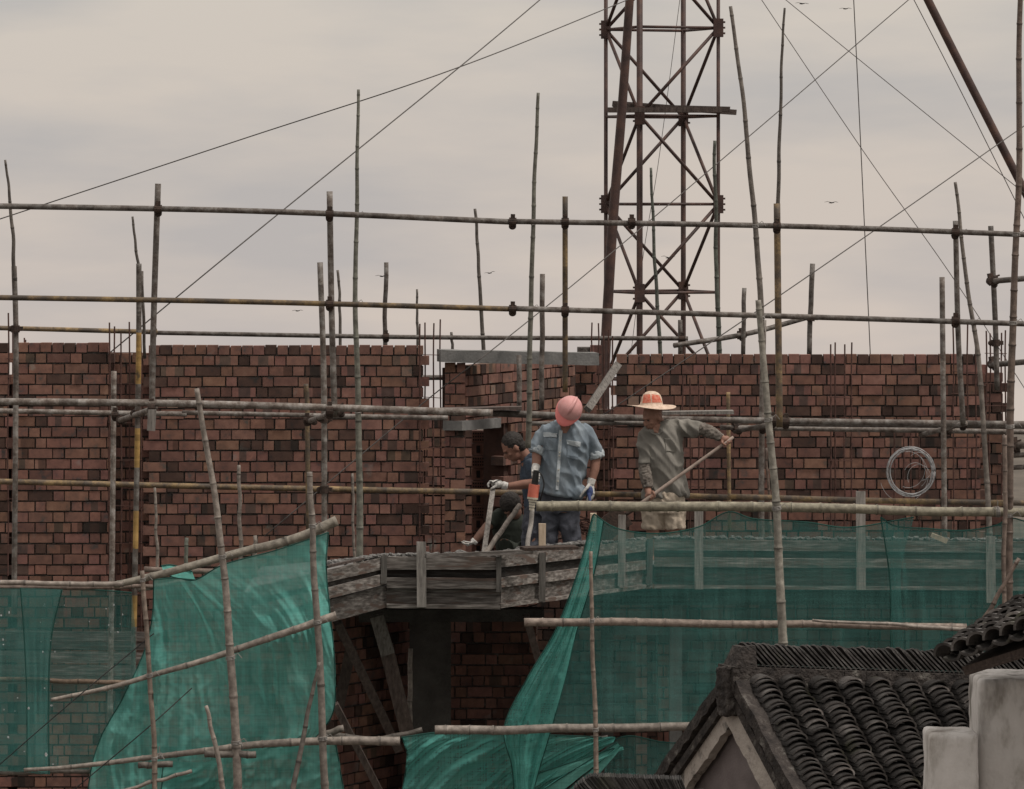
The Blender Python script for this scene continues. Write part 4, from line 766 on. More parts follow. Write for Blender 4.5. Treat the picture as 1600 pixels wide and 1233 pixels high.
# ------------------------------------------------------------------ nets
def net(label, rows, nu, nv, mat, fold=0.05, freq=9, seed=0, hem=None, group='green debris nets', diag=0.0):
    rs = [catmull([P(*p) for p in r], nu) for r in rows]; cols = []
    for i in range(nu): cols.append(catmull([r[i] for r in rs], nv))
    out = []
    for j in range(nv):
        v = j / (nv - 1); row = []
        for i in range(nu):
            u = i / (nu - 1); p = cols[i][j].copy(); env = min(1, v * 3 + 0.05)
            q = u + diag * v
            s = math.sin(freq * 6.28 * (q + 0.06 * noise.noise(Vector((q * 3, v * 1.5, seed)))) + 2.5 * noise.noise(Vector((q * 2, v, seed + 5))))
            s2 = noise.noise(Vector((q * freq * 2.2, v * 1.6, seed + 11))) + 0.5 * noise.noise(Vector((q * freq * 5, v * 4 + q * 3, seed + 17))) + 0.6 * noise.noise(Vector((q * 3, v * 5 + q * 4, seed + 23)))
            p.y += fold * env * (0.28 * s * (0.4 + abs(noise.noise(Vector((q * 2, v, seed + 31))))) * 1.4 + 0.75 * s2)
            p.y += fold * env * (0.30 * abs(noise.noise(Vector((p.x * 2.6 + p.z * 1.3, p.z * 3.1 - p.x, seed + 41)))) + 0.22 * abs(noise.noise(Vector((p.x * 8 - p.z * 3, p.z * 6, seed + 47)))) + .10 * abs(noise.noise(Vector((p.x * 17, p.z * 13 + p.x * 6, seed + 53))))) * 1.35
            row.append(p)
        out.append(row)
    mb = MB(); mb.grid(out); o = mb.build('debris_net', mat, smooth=True, label=label, cat='net', group=group)
    for h in (hem or 'tlr'):
        pts = {'t': out[0], 'b': out[-1], 'l': [r[0] for r in out], 'r': [r[-1] for r in out]}[h]
        hb_ = MB(); hb_.tube([p + Vector((0, -.004, 0)) for p in pts], 0.0055, 5); hb_.build('hem', m_hem, o)
    return o
net('thin green net over the far left lower wall', [[(-60, 917, 35.1), (60, 920, 35.1), (150, 922, 35.1), (206, 926, 35.1)], [(-60, 1010, 35.2), (60, 1010, 35.2), (150, 1010, 35.2), (212, 1010, 35.2)], [(-60, 1110, 35.2), (60, 1110, 35.2), (150, 1110, 35.2), (205, 1110, 35.2)], [(-60, 1206, 35.1), (60, 1205, 35.1), (130, 1205, 35.1), (160, 1204, 35.1)]], 60, 50, m_netthin, .03, 5, 1, 'tb')
net('second net layer at the left frame edge, pale and dusty', [[(-60, 918, 34.95), (0, 919, 34.95), (97, 921, 34.95)], [(-60, 1000, 35.0), (0, 1000, 35.0), (80, 1000, 35.0)], [(-60, 1100, 35.0), (0, 1100, 35.0), (76, 1100, 35.0)], [(-60, 1205, 34.95), (0, 1205, 34.95), (77, 1210, 34.95)]], 60, 50, m_netthin, .05, 4, 2, 'r')
net('narrow doubled strip of net left of the bare brick', [[(32, 918, 34.85), (97, 921, 34.85)], [(38, 1000, 34.9), (80, 1000, 34.9)], [(42, 1100, 34.9), (76, 1100, 34.9)], [(42, 1202, 34.85), (77, 1210, 34.85)]], 20, 50, m_netthin, .02, 3, 3, 'lr')
net('large bright green net sagging from the rising rail', [
    [(240, 906, 34.75), (275, 903, 34.8), (305, 906, 34.8), (350, 882, 34.7), (430, 860, 34.7), (513, 832, 34.7)],
    [(238, 965, 34.85), (290, 962, 34.9), (340, 960, 34.9), (400, 945, 34.85), (460, 925, 34.8), (510, 892, 34.75)],
    [(222, 1025, 34.85), (280, 1025, 34.9), (350, 1020, 34.95), (420, 1008, 34.7), (470, 990, 34.6), (517, 975, 34.7)],
    [(192, 1090, 34.85), (260, 1090, 34.9), (340, 1086, 34.95), (410, 1080, 34.95), (470, 1070, 34.9), (524, 1055, 34.85)],
    [(152, 1165, 34.85), (220, 1165, 34.9), (320, 1158, 34.9), (400, 1152, 34.9), (460, 1146, 34.9), (517, 1122, 34.85)],
    [(132, 1265, 34.85), (200, 1265, 34.9), (260, 1240, 34.9), (330, 1200, 34.95), (400, 1190, 34.95), (470, 1175, 34.95)]], 230, 190, m_net, .12, 7, 4, 'tlr', diag=-.35)
net('loose fold of net hooked over the rail at its left end', [[(252, 884, 34.65), (270, 883, 34.65), (300, 893, 34.7)], [(256, 895, 34.6), (275, 903, 34.6), (305, 906, 34.7)]], 12, 6, m_netdense, .01, 2, 6, 'tb')
net('lower left net hanging below the lowest bamboo', [[(255, 1190, 34.75), (330, 1190, 34.75), (360, 1176, 34.7), (440, 1168, 34.7), (524, 1160, 34.7)], [(250, 1265, 34.8), (330, 1265, 34.8), (400, 1265, 34.8), (470, 1265, 34.8), (542, 1265, 34.8)]], 150, 60, m_net, .08, 6, 7, 'lr', diag=.2)
net('bright green net heaped at the bottom centre', [
    [(628, 1152, 34.8), (690, 1144, 34.75), (760, 1146, 34.7), (850, 1148, 34.7), (940, 1152, 34.8)],
    [(636, 1185, 34.8), (700, 1180, 34.7), (780, 1185, 34.75), (850, 1180, 34.75), (958, 1158, 34.8)],
    [(624, 1262, 34.8), (690, 1262, 34.8), (750, 1262, 34.8), (800, 1262, 34.8), (860, 1225, 34.8)]], 170, 90, m_netmid, .09, 6, 8, 'tl', diag=.5)
net('doubled folded edge of the right net, falling to the left', [
    [(926, 805, 34.65), (934, 809, 34.65), (943, 815, 34.7)], [(904, 890, 34.6), (915, 893, 34.6), (928, 898, 34.7)], [(868, 985, 34.6), (885, 985, 34.6), (902, 985, 34.7)],
    [(824, 1060, 34.6), (850, 1060, 34.6), (884, 1060, 34.7)], [(788, 1136, 34.6), (820, 1138, 34.6), (862, 1138, 34.7)], [(800, 1200, 34.65), (815, 1205, 34.6), (842, 1205, 34.7)], [(805, 1265, 34.65), (818, 1265, 34.6), (826, 1265, 34.7)]], 70, 190, m_netmid, .07, 3, 9, 'lr')
net('wide thin green net over the right half, below the big bamboo', [
    [(928, 803, 34.7), (960, 824, 34.7), (1005, 833, 34.7), (1050, 832, 34.7), (1095, 822, 34.7), (1138, 800, 34.7), (1180, 811, 34.7), (1260, 816, 34.7), (1330, 824, 34.7), (1428, 808, 34.7)],
    [(905, 890, 34.75), (960, 890, 34.8), (1010, 890, 34.8), (1060, 890, 34.8), (1100, 890, 34.8), (1150, 890, 34.8), (1200, 890, 34.8), (1270, 890, 34.8), (1340, 890, 34.8), (1408, 890, 34.8)],
    [(868, 985, 34.8), (930, 985, 34.8), (980, 985, 34.8), (1050, 985, 34.8), (1100, 985, 34.8), (1150, 985, 34.8), (1200, 985, 34.8), (1270, 985, 34.8), (1340, 985, 34.8), (1412, 985, 34.8)],
    [(824, 1060, 34.8), (900, 1060, 34.8), (960, 1060, 34.8), (1030, 1060, 34.8), (1100, 1060, 34.8), (1150, 1060, 34.8), (1200, 1060, 34.8), (1270, 1060, 34.8), (1340, 1060, 34.8), (1412, 1060, 34.8)],
    [(790, 1140, 34.75), (870, 1142, 34.75), (950, 1142, 34.75), (1020, 1142, 34.75), (1090, 1142, 34.75), (1150, 1145, 34.8), (1200, 1145, 34.8), (1270, 1145, 34.8), (1340, 1145, 34.8), (1412, 1145, 34.8)]], 160, 90, m_netthin, .045, 9, 10, 'tl')
net('second thin net panel overlapping to the right frame edge', [
    [(1376, 808, 34.6), (1400, 822, 34.6), (1450, 826, 34.6), (1505, 829, 34.6), (1552, 822, 34.6), (1580, 810, 34.6), (1610, 815, 34.6), (1680, 812, 34.6)],
    [(1390, 900, 34.65), (1410, 900, 34.65), (1450, 900, 34.7), (1500, 900, 34.7), (1550, 900, 34.7), (1590, 900, 34.7), (1630, 900, 34.7), (1680, 900, 34.7)],
    [(1392, 985, 34.7), (1412, 985, 34.7), (1450, 985, 34.7), (1500, 985, 34.7), (1550, 985, 34.7), (1590, 985, 34.7), (1630, 985, 34.7), (1680, 985, 34.7)],
    [(1392, 1120, 34.7), (1412, 1120, 34.7), (1450, 1120, 34.7), (1500, 1120, 34.7), (1550, 1120, 34.7), (1590, 1120, 34.7), (1630, 1120, 34.7), (1680, 1120, 34.7)]], 100, 70, m_netthin, .045, 6, 12, 'tl')
net('thin net remnant below the lower right rail', [[(948, 1160, 34.9), (985, 1150, 34.9), (1040, 1160, 34.9), (1120, 1162, 34.9)], [(940, 1265, 34.9), (990, 1265, 34.9), (1040, 1265, 34.9), (1120, 1265, 34.9)]], 60, 30, m_netthin, .05, 5, 14, 't')
for k, (x0, y0, x1, y1) in enumerate(((965, 1160, 830, 1245), (968, 1163, 870, 1250), (972, 1165, 800, 1222))):
    net(('steepest', 'middle', 'longest')[k] + ' gathered strand of net pulled toward the pinkish upright', [[(x0, y0, 34.7), (x1, y1, 34.8)], [(x0 + 3, y0 + 6, 34.68), (x1 + 22, y1 + 12, 34.8)]], 24, 8, m_netdense, .02, 2, 20 + k, 't', group='gathered strands of net')
def splatter(label, boxes, n, smin, smax):
    mb = MB()
    for i in range(n):
        x0, y0, x1, y1, d = random.choice(boxes); p = P(random.uniform(x0, x1), random.uniform(y0, y1), d); r_ = random.uniform(smin, smax); b0 = len(mb.v)
        mb.ell(p, (r_ * random.uniform(.5, 1.4), .003, r_ * random.uniform(.6, 1.6)), nu=7, nv=5)
        for k in range(b0, len(mb.v)): mb.v[k] += noise.noise_vector(mb.v[k] * 90) * r_ * .5
    mb.build('cement_splashes', m_galv, label=label, cat='cement splashes', kind='stuff')
splatter('dried pale cement splashes stuck on the far left net', [(0, 930, 90, 1200, 34.8), (60, 930, 200, 990, 35.0)], 34, .003, .010)
# ------------------------------------------------------------------ old tiled houses
def frame(phi, al, tilt=0.0):
    er = Vector((math.cos(phi), math.sin(phi), -tilt)).normalized(); h = Vector((math.sin(phi), -math.cos(phi), 0))
    es = (h * math.cos(al) - Vector((0, 0, math.sin(al)))).normalized(); eb = (-h * math.cos(al) - Vector((0, 0, math.sin(al)))).normalized()
    return er, h, es, eb
def arc_tile(mb, p, ed, ew, en, ln, r, half, th, tint, nseg=8, lift=0.014, lip=None):
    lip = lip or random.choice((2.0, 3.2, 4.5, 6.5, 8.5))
    """curved tile: p = upper end centre, ed down the slope, ew across, en out"""
    b = len(mb.v)
    for (s, l_) in ((0, 0.0), (ln, lift)):
        for rad in (r, r - th):
            for k in range(nseg + 1):
                a = -half + 2 * half * k / nseg; mb.v.append(p + ed * s + en * (l_ + rad * math.cos(a) - r * math.cos(half)) + ew * rad * math.sin(a))
    m = nseg + 1
    for k in range(nseg):
        mb.face((b + k, b + k + 1, b + 2 * m + k + 1, b + 2 * m + k), tint)
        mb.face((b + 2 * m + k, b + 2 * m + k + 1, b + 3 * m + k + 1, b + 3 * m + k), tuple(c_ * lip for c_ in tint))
        mb.face((b + m + k, b + 3 * m + k, b + 3 * m + k + 1, b + m + k + 1), tint)
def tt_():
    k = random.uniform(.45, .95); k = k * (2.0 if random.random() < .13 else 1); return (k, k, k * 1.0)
er, hh, es, eb = frame(R(25), R(38), 0.075); en = er.cross(es).normalized() * -1
if en.z < 0: en = -en
A0 = P(1140, 1066, 29.0)            # ridge line left end at roof surface
house = thing('old_house', (A0.x + 1, A0.y, -5.2), 'old house with rows of dark curved tiles and peeling white gable verge', 'house')
# roof deck
mb = MB(); RL = 3.4; SL = 2.4
def quadbox(mb, o_, u, lu, v, lv_, n_, th, tint=None):
    c = [o_, o_ + u * lu, o_ + u * lu + v * lv_, o_ + v * lv_]; mb.box8([p - n_ * th for p in c] + c, tint)
quadbox(mb, A0 - en * 0.03, er, RL, es, SL, en, 0.06)
enb = er.cross(eb).normalized(); enb = enb if enb.z > 0 else -enb
quadbox(mb, A0 - enb * 0.03, er, RL, eb, SL, enb, 0.06)
roof = mb.build('roof', m_ridge, house)
for c in range(13):
    tb = MB(); x = 0.17 + c * 0.222; wob = random.uniform(-.006, .006)
    for t in range(46):
        s = 0.02 + t * 0.0455; ww = 0.010 * noise.noise(Vector((c * 3.1, t * 0.25, 0)))
        rt = random.uniform(-.03, .03); e2 = (es + er * rt).normalized(); w2 = (er - es * rt).normalized()
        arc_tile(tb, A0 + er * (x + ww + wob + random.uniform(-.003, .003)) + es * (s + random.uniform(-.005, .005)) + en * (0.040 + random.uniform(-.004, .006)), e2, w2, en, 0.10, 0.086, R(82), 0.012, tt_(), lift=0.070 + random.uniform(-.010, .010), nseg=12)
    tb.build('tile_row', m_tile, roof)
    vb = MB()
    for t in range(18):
        arc_tile(vb, A0 + er * (x + 0.111) + es * (0.02 + t * 0.11) + en * 0.012, es, er, -en, 0.16, 0.07, R(50), 0.012, tuple(x_ * .45 for x_ in tt_()), lift=-0.010)  # gutter tiles tinted down, painting shade into the deep channels
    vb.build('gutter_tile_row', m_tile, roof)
# ridge: plinth and leaning tiles
pl = MB(); rw = 0.11
for i in range(40):
    s0 = -0.03 + i * 0.085; s1 = s0 + 0.085; j = lambda: random.uniform(-.004, .004)
    pts = []
    for z_ in (-0.06, 0.112): pts += [A0 + er * s0 + hh * (rw + j()) + Vector((0, 0, z_)), A0 + er * s1 + hh * (rw + j()) + Vector((0, 0, z_)), A0 + er * s1 - hh * rw + Vector((0, 0, z_)), A0 + er * s0 - hh * rw + Vector((0, 0, z_))]
    pl.box8(pts)
ridge = pl.build('ridge', m_ridge, roof)
rt_ = MB(); up = Vector((0, 0, 1))
for i in range(82):
    s = 0.13 + i * 0.0385 + random.uniform(-.004, .004); lean = R(48) + random.uniform(-.05, .05); d_ = (-er * math.sin(lean) + up * math.cos(lean)).normalized(); n2 = (er * math.cos(lean) + up * math.sin(lean)).normalized()
    base = A0 + er * (s + .10) + Vector((0, 0, 0.112)); ln = 0.205 + random.uniform(-.008, .008); k = tuple(x_ * 1.5 for x_ in tt_())
    # a curved plate standing on its edge: arc in the h direction
    rows = []
    for side in (0.0, 0.011):
        for u_ in (0, 1):
            rows.append([base + d_ * (ln * u_ - (0.02 * (w_ / 3.0) ** 2 * u_)) + hh * (w_ / 3.0 * 0.075) + n2 * (side + 0.018 * (1 - (w_ / 3.0) ** 2)) for w_ in range(-3, 4)])
    b = len(rt_.v)
    for r_ in rows: rt_.v += r_
    for w_ in range(6):
        rt_.face((b + w_, b + w_ + 1, b + 7 + w_ + 1, b + 7 + w_), k); rt_.face((b + 14 + w_, b + 21 + w_, b + 21 + w_ + 1, b + 14 + w_ + 1), k); rt_.face((b + 7 + w_, b + 8 + w_, b + 22 + w_, b + 21 + w_), k)
    rt_.face((b + 6, b + 20, b + 27, b + 13), k); rt_.face((b, b + 7, b + 21, b + 14), k)
rt_.build('ridge_tiles', m_tile, roof)
ec = MB(); e0 = A0 + Vector((0, 0, .112)); pts = []
ec.box8([e0 + hh * .09 + er * .0, e0 + hh * .09 + er * .16, e0 - hh * .09 + er * .16, e0 - hh * .09 + er * .0, e0 + hh * .07 + er * .06 + up * .13, e0 + hh * .07 + er * .16 + up * .145, e0 - hh * .07 + er * .16 + up * .145, e0 - hh * .07 + er * .06 + up * .13])
ec.build('ridge_end', m_ridge, roof)
# gable wall and verges
gw = MB(); g0 = A0 + er * 0.12 - up * 0.12
a_, b_, c_ = g0, g0 + es * 2.6, g0 + eb * 2.6; lo = Vector((0, 0, -5.2))
pt = [a_, b_, Vector((b_.x, b_.y, -5.2)), Vector((c_.x, c_.y, -5.2)), c_]; b = len(gw.v); gw.v += pt + [p + er * 0.2 for p in pt]
gw.face((0, 1, 2, 3, 4)); gw.face((9, 8, 7, 6, 5))
for k in range(5): gw.face((k, k + 5, (k + 1) % 5 + 5, (k + 1) % 5))
gw.build('gable_wall', m_gable, house)
def verge(name, dirn, nn, w_, o_, th, mat, up_=0.0):
    vb = MB(); seg = 60
    for face_ in (0,):
        rows = [[], [], [], []]
        for i in range(seg + 1):
            p = A0 + dirn * (i * 2.5 / seg) + er * o_; q = 0.016 * noise.noise(Vector((i * .35, o_ * 9, w_ * 30)))
            q2 = 0.02 * noise.noise(Vector((i * .5, 7, w_ * 30)))
            rows[0].append(p + nn * (0.045 + up_ + q)); rows[1].append(p + nn * (0.045 + up_ + q) + er * th); rows[2].append(p - nn * (w_ + q2) + er * th); rows[3].append(p - nn * (w_ + q2))
        vb.grid([rows[0], rows[1], rows[2], rows[3], rows[0]])
    return vb.build(name, mat, house)
verge('verge', es, en, 0.27, 0.035, 0.06, m_verge); verge('verge', eb, enb, 0.20, 0.035, 0.06, m_verge)
verge('verge_cap', es, en, -0.0, -0.02, 0.12, m_ridge, .035); verge('verge_cap', eb, enb, -0.0, -0.02, 0.12, m_ridge, .035)
kb = MB(); kb.box(A0 + er * .03 - up * .06, (.085, .09, .16), (er, hh, up), jit=.01)
kk = remesh(kb, .015, 2, lambda p: .015 * noise.noise(p * 25)); kk.build('apex_block', m_ridge, house)
# near house, top right of the roofs: white wall + pier + eaves tiles
nh = thing('old_house', (P(1600, 1100, 25).x, -15, -5.2), 'nearer white plastered house corner with big blurred eave tiles', 'house')
wb = MB(); a = P(1529, 1062, 25.2); w_ = 3.0
wb.box((a.x + w_ / 2, a.y + .3, a.z / 2 - 1.5), (w_ / 2, .3, a.z / 2 + 1.5)); remesh(wb, .03, 2, lambda p: .010 * noise.noise(p * 6) + .006 * noise.noise(p * 22)).build('wall', m_white, nh, smooth=True)
pb = MB(); a = P(1452, 1147, 24.9); b = P(1529, 1147, 24.9); pb.box(((a.x + b.x) / 2, a.y + .2, a.z / 2 - 1.5), ((b.x - a.x) / 2, .2, a.z / 2 + 1.5)); remesh(pb, .02, 2, lambda p: .008 * noise.noise(p * 7) + .005 * noise.noise(p * 25)).build('pier', m_white, nh, smooth=True)
tl = MB(); e1 = (P(1640, 990, 24.2) - P(1482, 1040, 25.0)).normalized(); E0 = P(1487, 1038, 24.8)
upS = Vector((.50, .80, .19)).normalized(); ew = (e1 - upS * e1.dot(upS)).normalized(); nn = ew.cross(upS).normalized(); nn = nn if nn.z > 0 else -nn
for c in range(9):
    for t in range(11):
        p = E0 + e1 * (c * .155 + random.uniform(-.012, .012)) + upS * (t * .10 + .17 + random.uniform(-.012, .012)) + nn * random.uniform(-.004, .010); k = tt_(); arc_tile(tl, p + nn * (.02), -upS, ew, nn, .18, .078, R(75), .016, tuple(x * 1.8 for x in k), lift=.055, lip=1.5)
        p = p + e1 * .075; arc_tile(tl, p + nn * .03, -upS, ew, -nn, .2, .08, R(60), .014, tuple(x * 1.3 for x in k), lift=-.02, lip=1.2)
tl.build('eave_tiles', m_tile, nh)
rb = MB(); quadbox(rb, E0 - nn * .04 + upS * .05 + e1 * .03, e1, 1.6, upS, 1.5, nn, .05); rb.build('roof_deck', m_timber, nh)
fb = MB(); fb.tube([E0 + upS * .08 - nn * .07 + e1 * .05, E0 + upS * .08 - nn * .07 + e1 * 1.6], .03, 8); fb.build('eave_pole', m_timber, nh)
# low ridge at the bottom edge
lr = thing('old_roof_ridge', P(975, 1260, 27.5), 'low fanned tile ridge at the bottom edge between the nets', 'roof')
lt = MB(); 
for i in range(46):
    t = i / 45; x = 893 + 170 * t; top = 1209 + 26 * max(0, 1 - t / .2) ** 1.6 + 6 * t; lean = R(75 * (1 - t) ** 1.5 + 14) 
    dxx = -math.cos(R(28 + 50 * min(1, t * 1.5))); q = P(x, top, 27.5); k = tt_(); d_ = Vector((math.sin(R(62 * (1 - t) ** 1.1)) * .9 * 1, 0, -1)).normalized()
    d_ = Vector((.9 - .5 * t, 0, -1)).normalized(); n2 = Vector((d_.z, 0, -d_.x)) * -1
    lt.box(q + d_ * .16, (.006, .09, .16), (n2, Vector((0, 1, 0)), d_), tuple(x * .8 for x in k), jit=.003)
lt.build('ridge_tiles', m_tile, lr)
ls = MB(); a = P(905, 1245, 27.6); b = P(1100, 1235, 27.6)
ls.box8([Vector((a.x, a.y - .3, -3)), Vector((b.x, a.y - .3, -3)), Vector((b.x, a.y + .3, -3)), Vector((a.x, a.y + .3, -3)), Vector((a.x + .2, a.y - .08, a.z)), Vector((b.x, a.y - .08, b.z)), Vector((b.x, a.y + .08, b.z)), Vector((a.x + .2, a.y + .08, a.z))])
ls.build('ridge_core', m_ridge, lr)
# ------------------------------------------------------------------ people
def wrinkle(amp, fx=9, fz=5, seed=0, sl=0.6):
    def f(p):
        q = Vector(((p.x + sl * p.z) * fx, p.y * fx, (p.z - .3 * p.x) * fz + seed))
        r = noise.noise(q); r2 = noise.noise(q * 2.3 + Vector((3, 1, 7)))
        return amp * ((1 - abs(r) * 3.4) * 0.75 + r2 * .35)
    return f
def loft(mb, rings, n=20, hint=Vector((1, 0, 0))):
    """rings: (x, y, d, half width px, half depth m)"""
    mb.tube([P(r[0], r[1], r[2]) for r in rings], [(M(r[3], r[2]), r[4]) for r in rings], n, hint=hint)
def limb(mb, pts, n=14): mb.tube([P(p[0], p[1], p[2]) for p in pts], [M(p[3], p[2]) for p in pts], n)
def head_frame(fwd, upv): f = fwd.normalized(); r = f.cross(upv).normalized(); u = r.cross(f).normalized(); return r, f, u
def head(mb, c, fr, s=1.0):
    r, f, u = fr; ax = (r, f, u)
    mb.ell(c + u * .02 * s - f * .012 * s, (.075 * s, .092 * s, .098 * s), ax, 18, 14)
    mb.ell(c - u * .045 * s + f * .022 * s, (.056 * s, .066 * s, .072 * s), ax, 16, 12)
    mb.ell(c - u * .085 * s + f * .05 * s, (.03 * s, .028 * s, .024 * s), ax)
    mb.ell(c - u * .022 * s + f * .094 * s, (.013 * s, .018 * s, .022 * s), ax); mb.ell(c - u * .036 * s + f * .1 * s, (.017 * s, .014 * s, .010 * s), ax)
    mb.ell(c + u * .018 * s + f * .074 * s, (.048 * s, .016 * s, .011 * s), ax)
    mb.ell(c - u * .062 * s + f * .082 * s, (.023 * s, .012 * s, .009 * s), ax)
    for sg in (-1, 1):
        mb.ell(c + r * sg * .077 * s - u * .012 * s - f * .01 * s, (.011 * s, .02 * s, .031 * s), ax); mb.ell(c + r * sg * .04 * s - u * .028 * s + f * .06 * s, (.02 * s, .02 * s, .018 * s), ax)
def eyes(c, fr, parent, s=1.0):
    r, f, u = fr
    for sg in (-1, 1):
        mb = MB(); mb.ell(c + r * sg * .031 * s + f * .081 * s, (.011 * s, .006 * s, .006 * s), (r, f, u), 8, 6); mb.build('eye', m_eye, parent, smooth=True)
def grip(mb, c, ax_, wrist, rs=0.013, s=1.0, thumb=1):
    """hand closed round a stick through c along ax_"""
    a = ax_.normalized(); w_ = (wrist - c); w_ = (w_ - a * w_.dot(a)); w_ = w_.normalized() if w_.length > 1e-4 else Vector((0, 0, 1)); v = a.cross(w_).normalized()
    mb.tube([wrist, wrist.lerp(c, .45), c + w_ * .012 * s], [.026 * s, (.030 * s), .030 * s], 12)
    mb.ell(c + w_ * (.028 * s), (.043 * s, .022 * s, .03 * s), (a, v, w_))
    lens = (1.0, 1.12, 1.06, .85)
    for i in range(4):
        o_ = a * ((i - 1.5) * .0205 * s); R_ = rs + .0085 * s; pts = []
        for j in range(9):
            ang = R(-30 + j * 31 * lens[i]); pts.append(c + o_ + (w_ * math.cos(ang) + v * math.sin(ang)) * (R_ + (.006 * s if j in (2, 4) else 0)))
        mb.tube(pts, [.0102 * s] * 3 + [.0095 * s] * 3 + [.0085 * s, .008 * s, .006 * s], 8)
    pts = [c + a * thumb * .03 * s + w_ * .03 * s - v * .012 * s, c + a * thumb * .043 * s + w_ * .008 - v * (rs + .012), c + a * thumb * .038 * s - w_ * .012 - v * (rs + .008), c + a * thumb * .03 * s - w_ * .026 - v * .002]
    mb.tube(pts, [.012 * s, .0115 * s, .010 * s, .008 * s], 8)
def open_hand(mb, wrist, d_, side, s=1.0, curl=.5):
    """relaxed hand: d_ = finger direction, side = thumb side"""
    d_ = d_.normalized(); side = (side - d_ * side.dot(d_)).normalized(); n_ = d_.cross(side).normalized()
    mb.tube([wrist - d_ * .02, wrist + d_ * .03 * s, wrist + d_ * .085 * s], [(.026 * s, .02 * s), (.036 * s, .017 * s), (.041 * s, .014 * s)], 12, hint=side)
    for i, l_ in enumerate((.068, .078, .072, .056)):
        b = wrist + d_ * .082 * s + side * ((1.5 - i) * .0205 * s); pts = [b - d_ * .01]; dr = d_.copy()
        for j, fr_ in enumerate((.45, .3, .25)):
            dr = (dr + n_ * curl * (.35 + .15 * i * .3)).normalized(); pts.append(pts[-1] + dr * l_ * fr_ * s * 1.05)
        mb.tube(pts, [.0105 * s, .010 * s, .009 * s, .0065 * s], 8)
    b = wrist + d_ * .02 * s + side * .028 * s
    mb.tube([b, b + (d_ * .7 + side * .8) * .035 * s, b + (d_ * .95 + side * .75 + n_ * .4) * .058 * s, b + (d_ * 1.15 + side * .6 + n_ * .7) * .078 * s], [.013 * s, .012 * s, .010 * s, .007 * s], 8)
def person(label, at): return thing('person', at, label, 'person')
# ---- worker in denim with the red helmet
D1 = 37.15; t1 = person('person in faded denim shirt and red hard hat looking down at a vibrator tool', P(878, 905, D1))
hc = P(888, 642, D1 - .20); hf = head_frame(Vector((-.42, -.60, -.72)), Vector((.38, -.35, .62)))
bd = MB(); head(bd, hc, hf, 1.0)
limb(bd, [(884, 680, D1 - .02, 12), (884, 664, D1 - .10, 10.5), (888, 648, D1 - .17, 10)])
loft(bd, [(878, 800, D1, 26, .11), (880, 750, D1, 27, .11), (882, 700, D1 - .03, 32, .12), (884, 675, D1 - .05, 30, .11), (884, 664, D1 - .06, 16, .08)])
limb(bd, [(858, 678, D1 - .04, 8), (845, 695, D1 - .06, 8), (839, 710, D1 - .08, 8.2), (838, 724, D1 - .14, 7.2), (836, 738, D1 - .2, 5.2)])
limb(bd, [(912, 678, D1 - .02, 8), (925, 695, D1 - .02, 8), (931, 714, D1 - .02, 8.4), (929, 735, D1 - .06, 7.4), (923, 757, D1 - .1, 5.4)])
limb(bd, [(862, 800, D1, 15), (858, 850, D1 - .03, 10), (858, 905, D1, 7)]); limb(bd, [(890, 800, D1, 15), (893, 850, D1 - .04, 10), (893, 905, D1, 7)])
for x in (857, 893): bd.ell(P(x, 905, D1 - .06) + Vector((0, 0, .03)), (.045, .12, .035))
body = remesh(bd, .0075, 2).build('body', m_skin2, t1, smooth=True); eyes(hc, hf, t1)
sh = MB()
loft(sh, [(873, 772, D1 - .02, 37, .155), (876, 755, D1 - .02, 36, .15), (879, 730, D1 - .03, 36, .15), (882, 705, D1 - .04, 38, .15), (884, 688, D1 - .05, 39, .145), (884, 677, D1 - .05, 37, .13), (885, 669, D1 - .06, 32, .12), (885, 662, D1 - .06, 23, .10), (885, 656, D1 - .07, 15, .085)], 28)
sh.tube([P(862, 668, D1 - .05), P(853, 676, D1 - .05), P(847, 686, D1 - .055), P(841, 697, D1 - .06), P(838, 707, D1 - .08)], [M(9, D1), M(12, D1), M(12.5, D1), M(12, D1), M(11.5, D1)], 16)
sh.tube([P(907, 667, D1 - .04), P(916, 676, D1 - .03), P(922, 688, D1 - .03), P(928, 701, D1 - .02), P(931, 712, D1 - .02)], [M(9, D1), M(12, D1), M(12.5, D1), M(11.5, D1), M(11, D1)], 16)
sh.ell(P(900, 768, D1 - .08), (.09, .07, .06)); 
shm = remesh(sh, .0085, 2, wrinkle(.019, 10, 3.6, 1, .6)); tree = bvh(shm)
shirt = shm.build('shirt', m_denim, t1, smooth=True)
for (c0, c1, rr) in (((842, 699, D1 - .065), (837, 709, D1 - .085), 12.3), ((930, 705, D1 - .02), (933, 716, D1 - .02), 12.3)):
    cb = MB(); cb.tube([P(*c0), P(*c0).lerp(P(*c1), .5), P(*c1)], [M(rr, D1), M(rr + .6, D1), M(rr, D1)], 20); remesh(cb, .009, 1, wrinkle(.006, 30, 30, 4)).build('rolled_cuff', m_denim2, shirt, smooth=True)
cb = MB(); cb.tube([P(933, 713, D1 - .02), P(938, 712, D1 - .03)], [M(8, D1), M(6, D1)], 12); remesh(cb, .008, 2).build('rolled_cuff', m_denim2, shirt, smooth=True)
patch(tree, 'pocket_flap', [(850, 676), (871, 677), (870, 684), (851, 683)], m_denim2, shirt, .012); patch(tree, 'pocket_flap', [(885, 687), (907, 691), (905, 698), (886, 694)], m_denim2, shirt, .012)
patch(tree, 'pocket', [(852, 684), (870, 685), (869, 704), (853, 703)], m_denim, shirt, .007); patch(tree, 'pocket', [(887, 695), (905, 699), (902, 718), (886, 714)], m_denim, shirt, .007)
patch(tree, 'placket', [(874, 672), (879, 673), (873, 766), (868, 765)], m_denim2, shirt, .008, 2, 14)
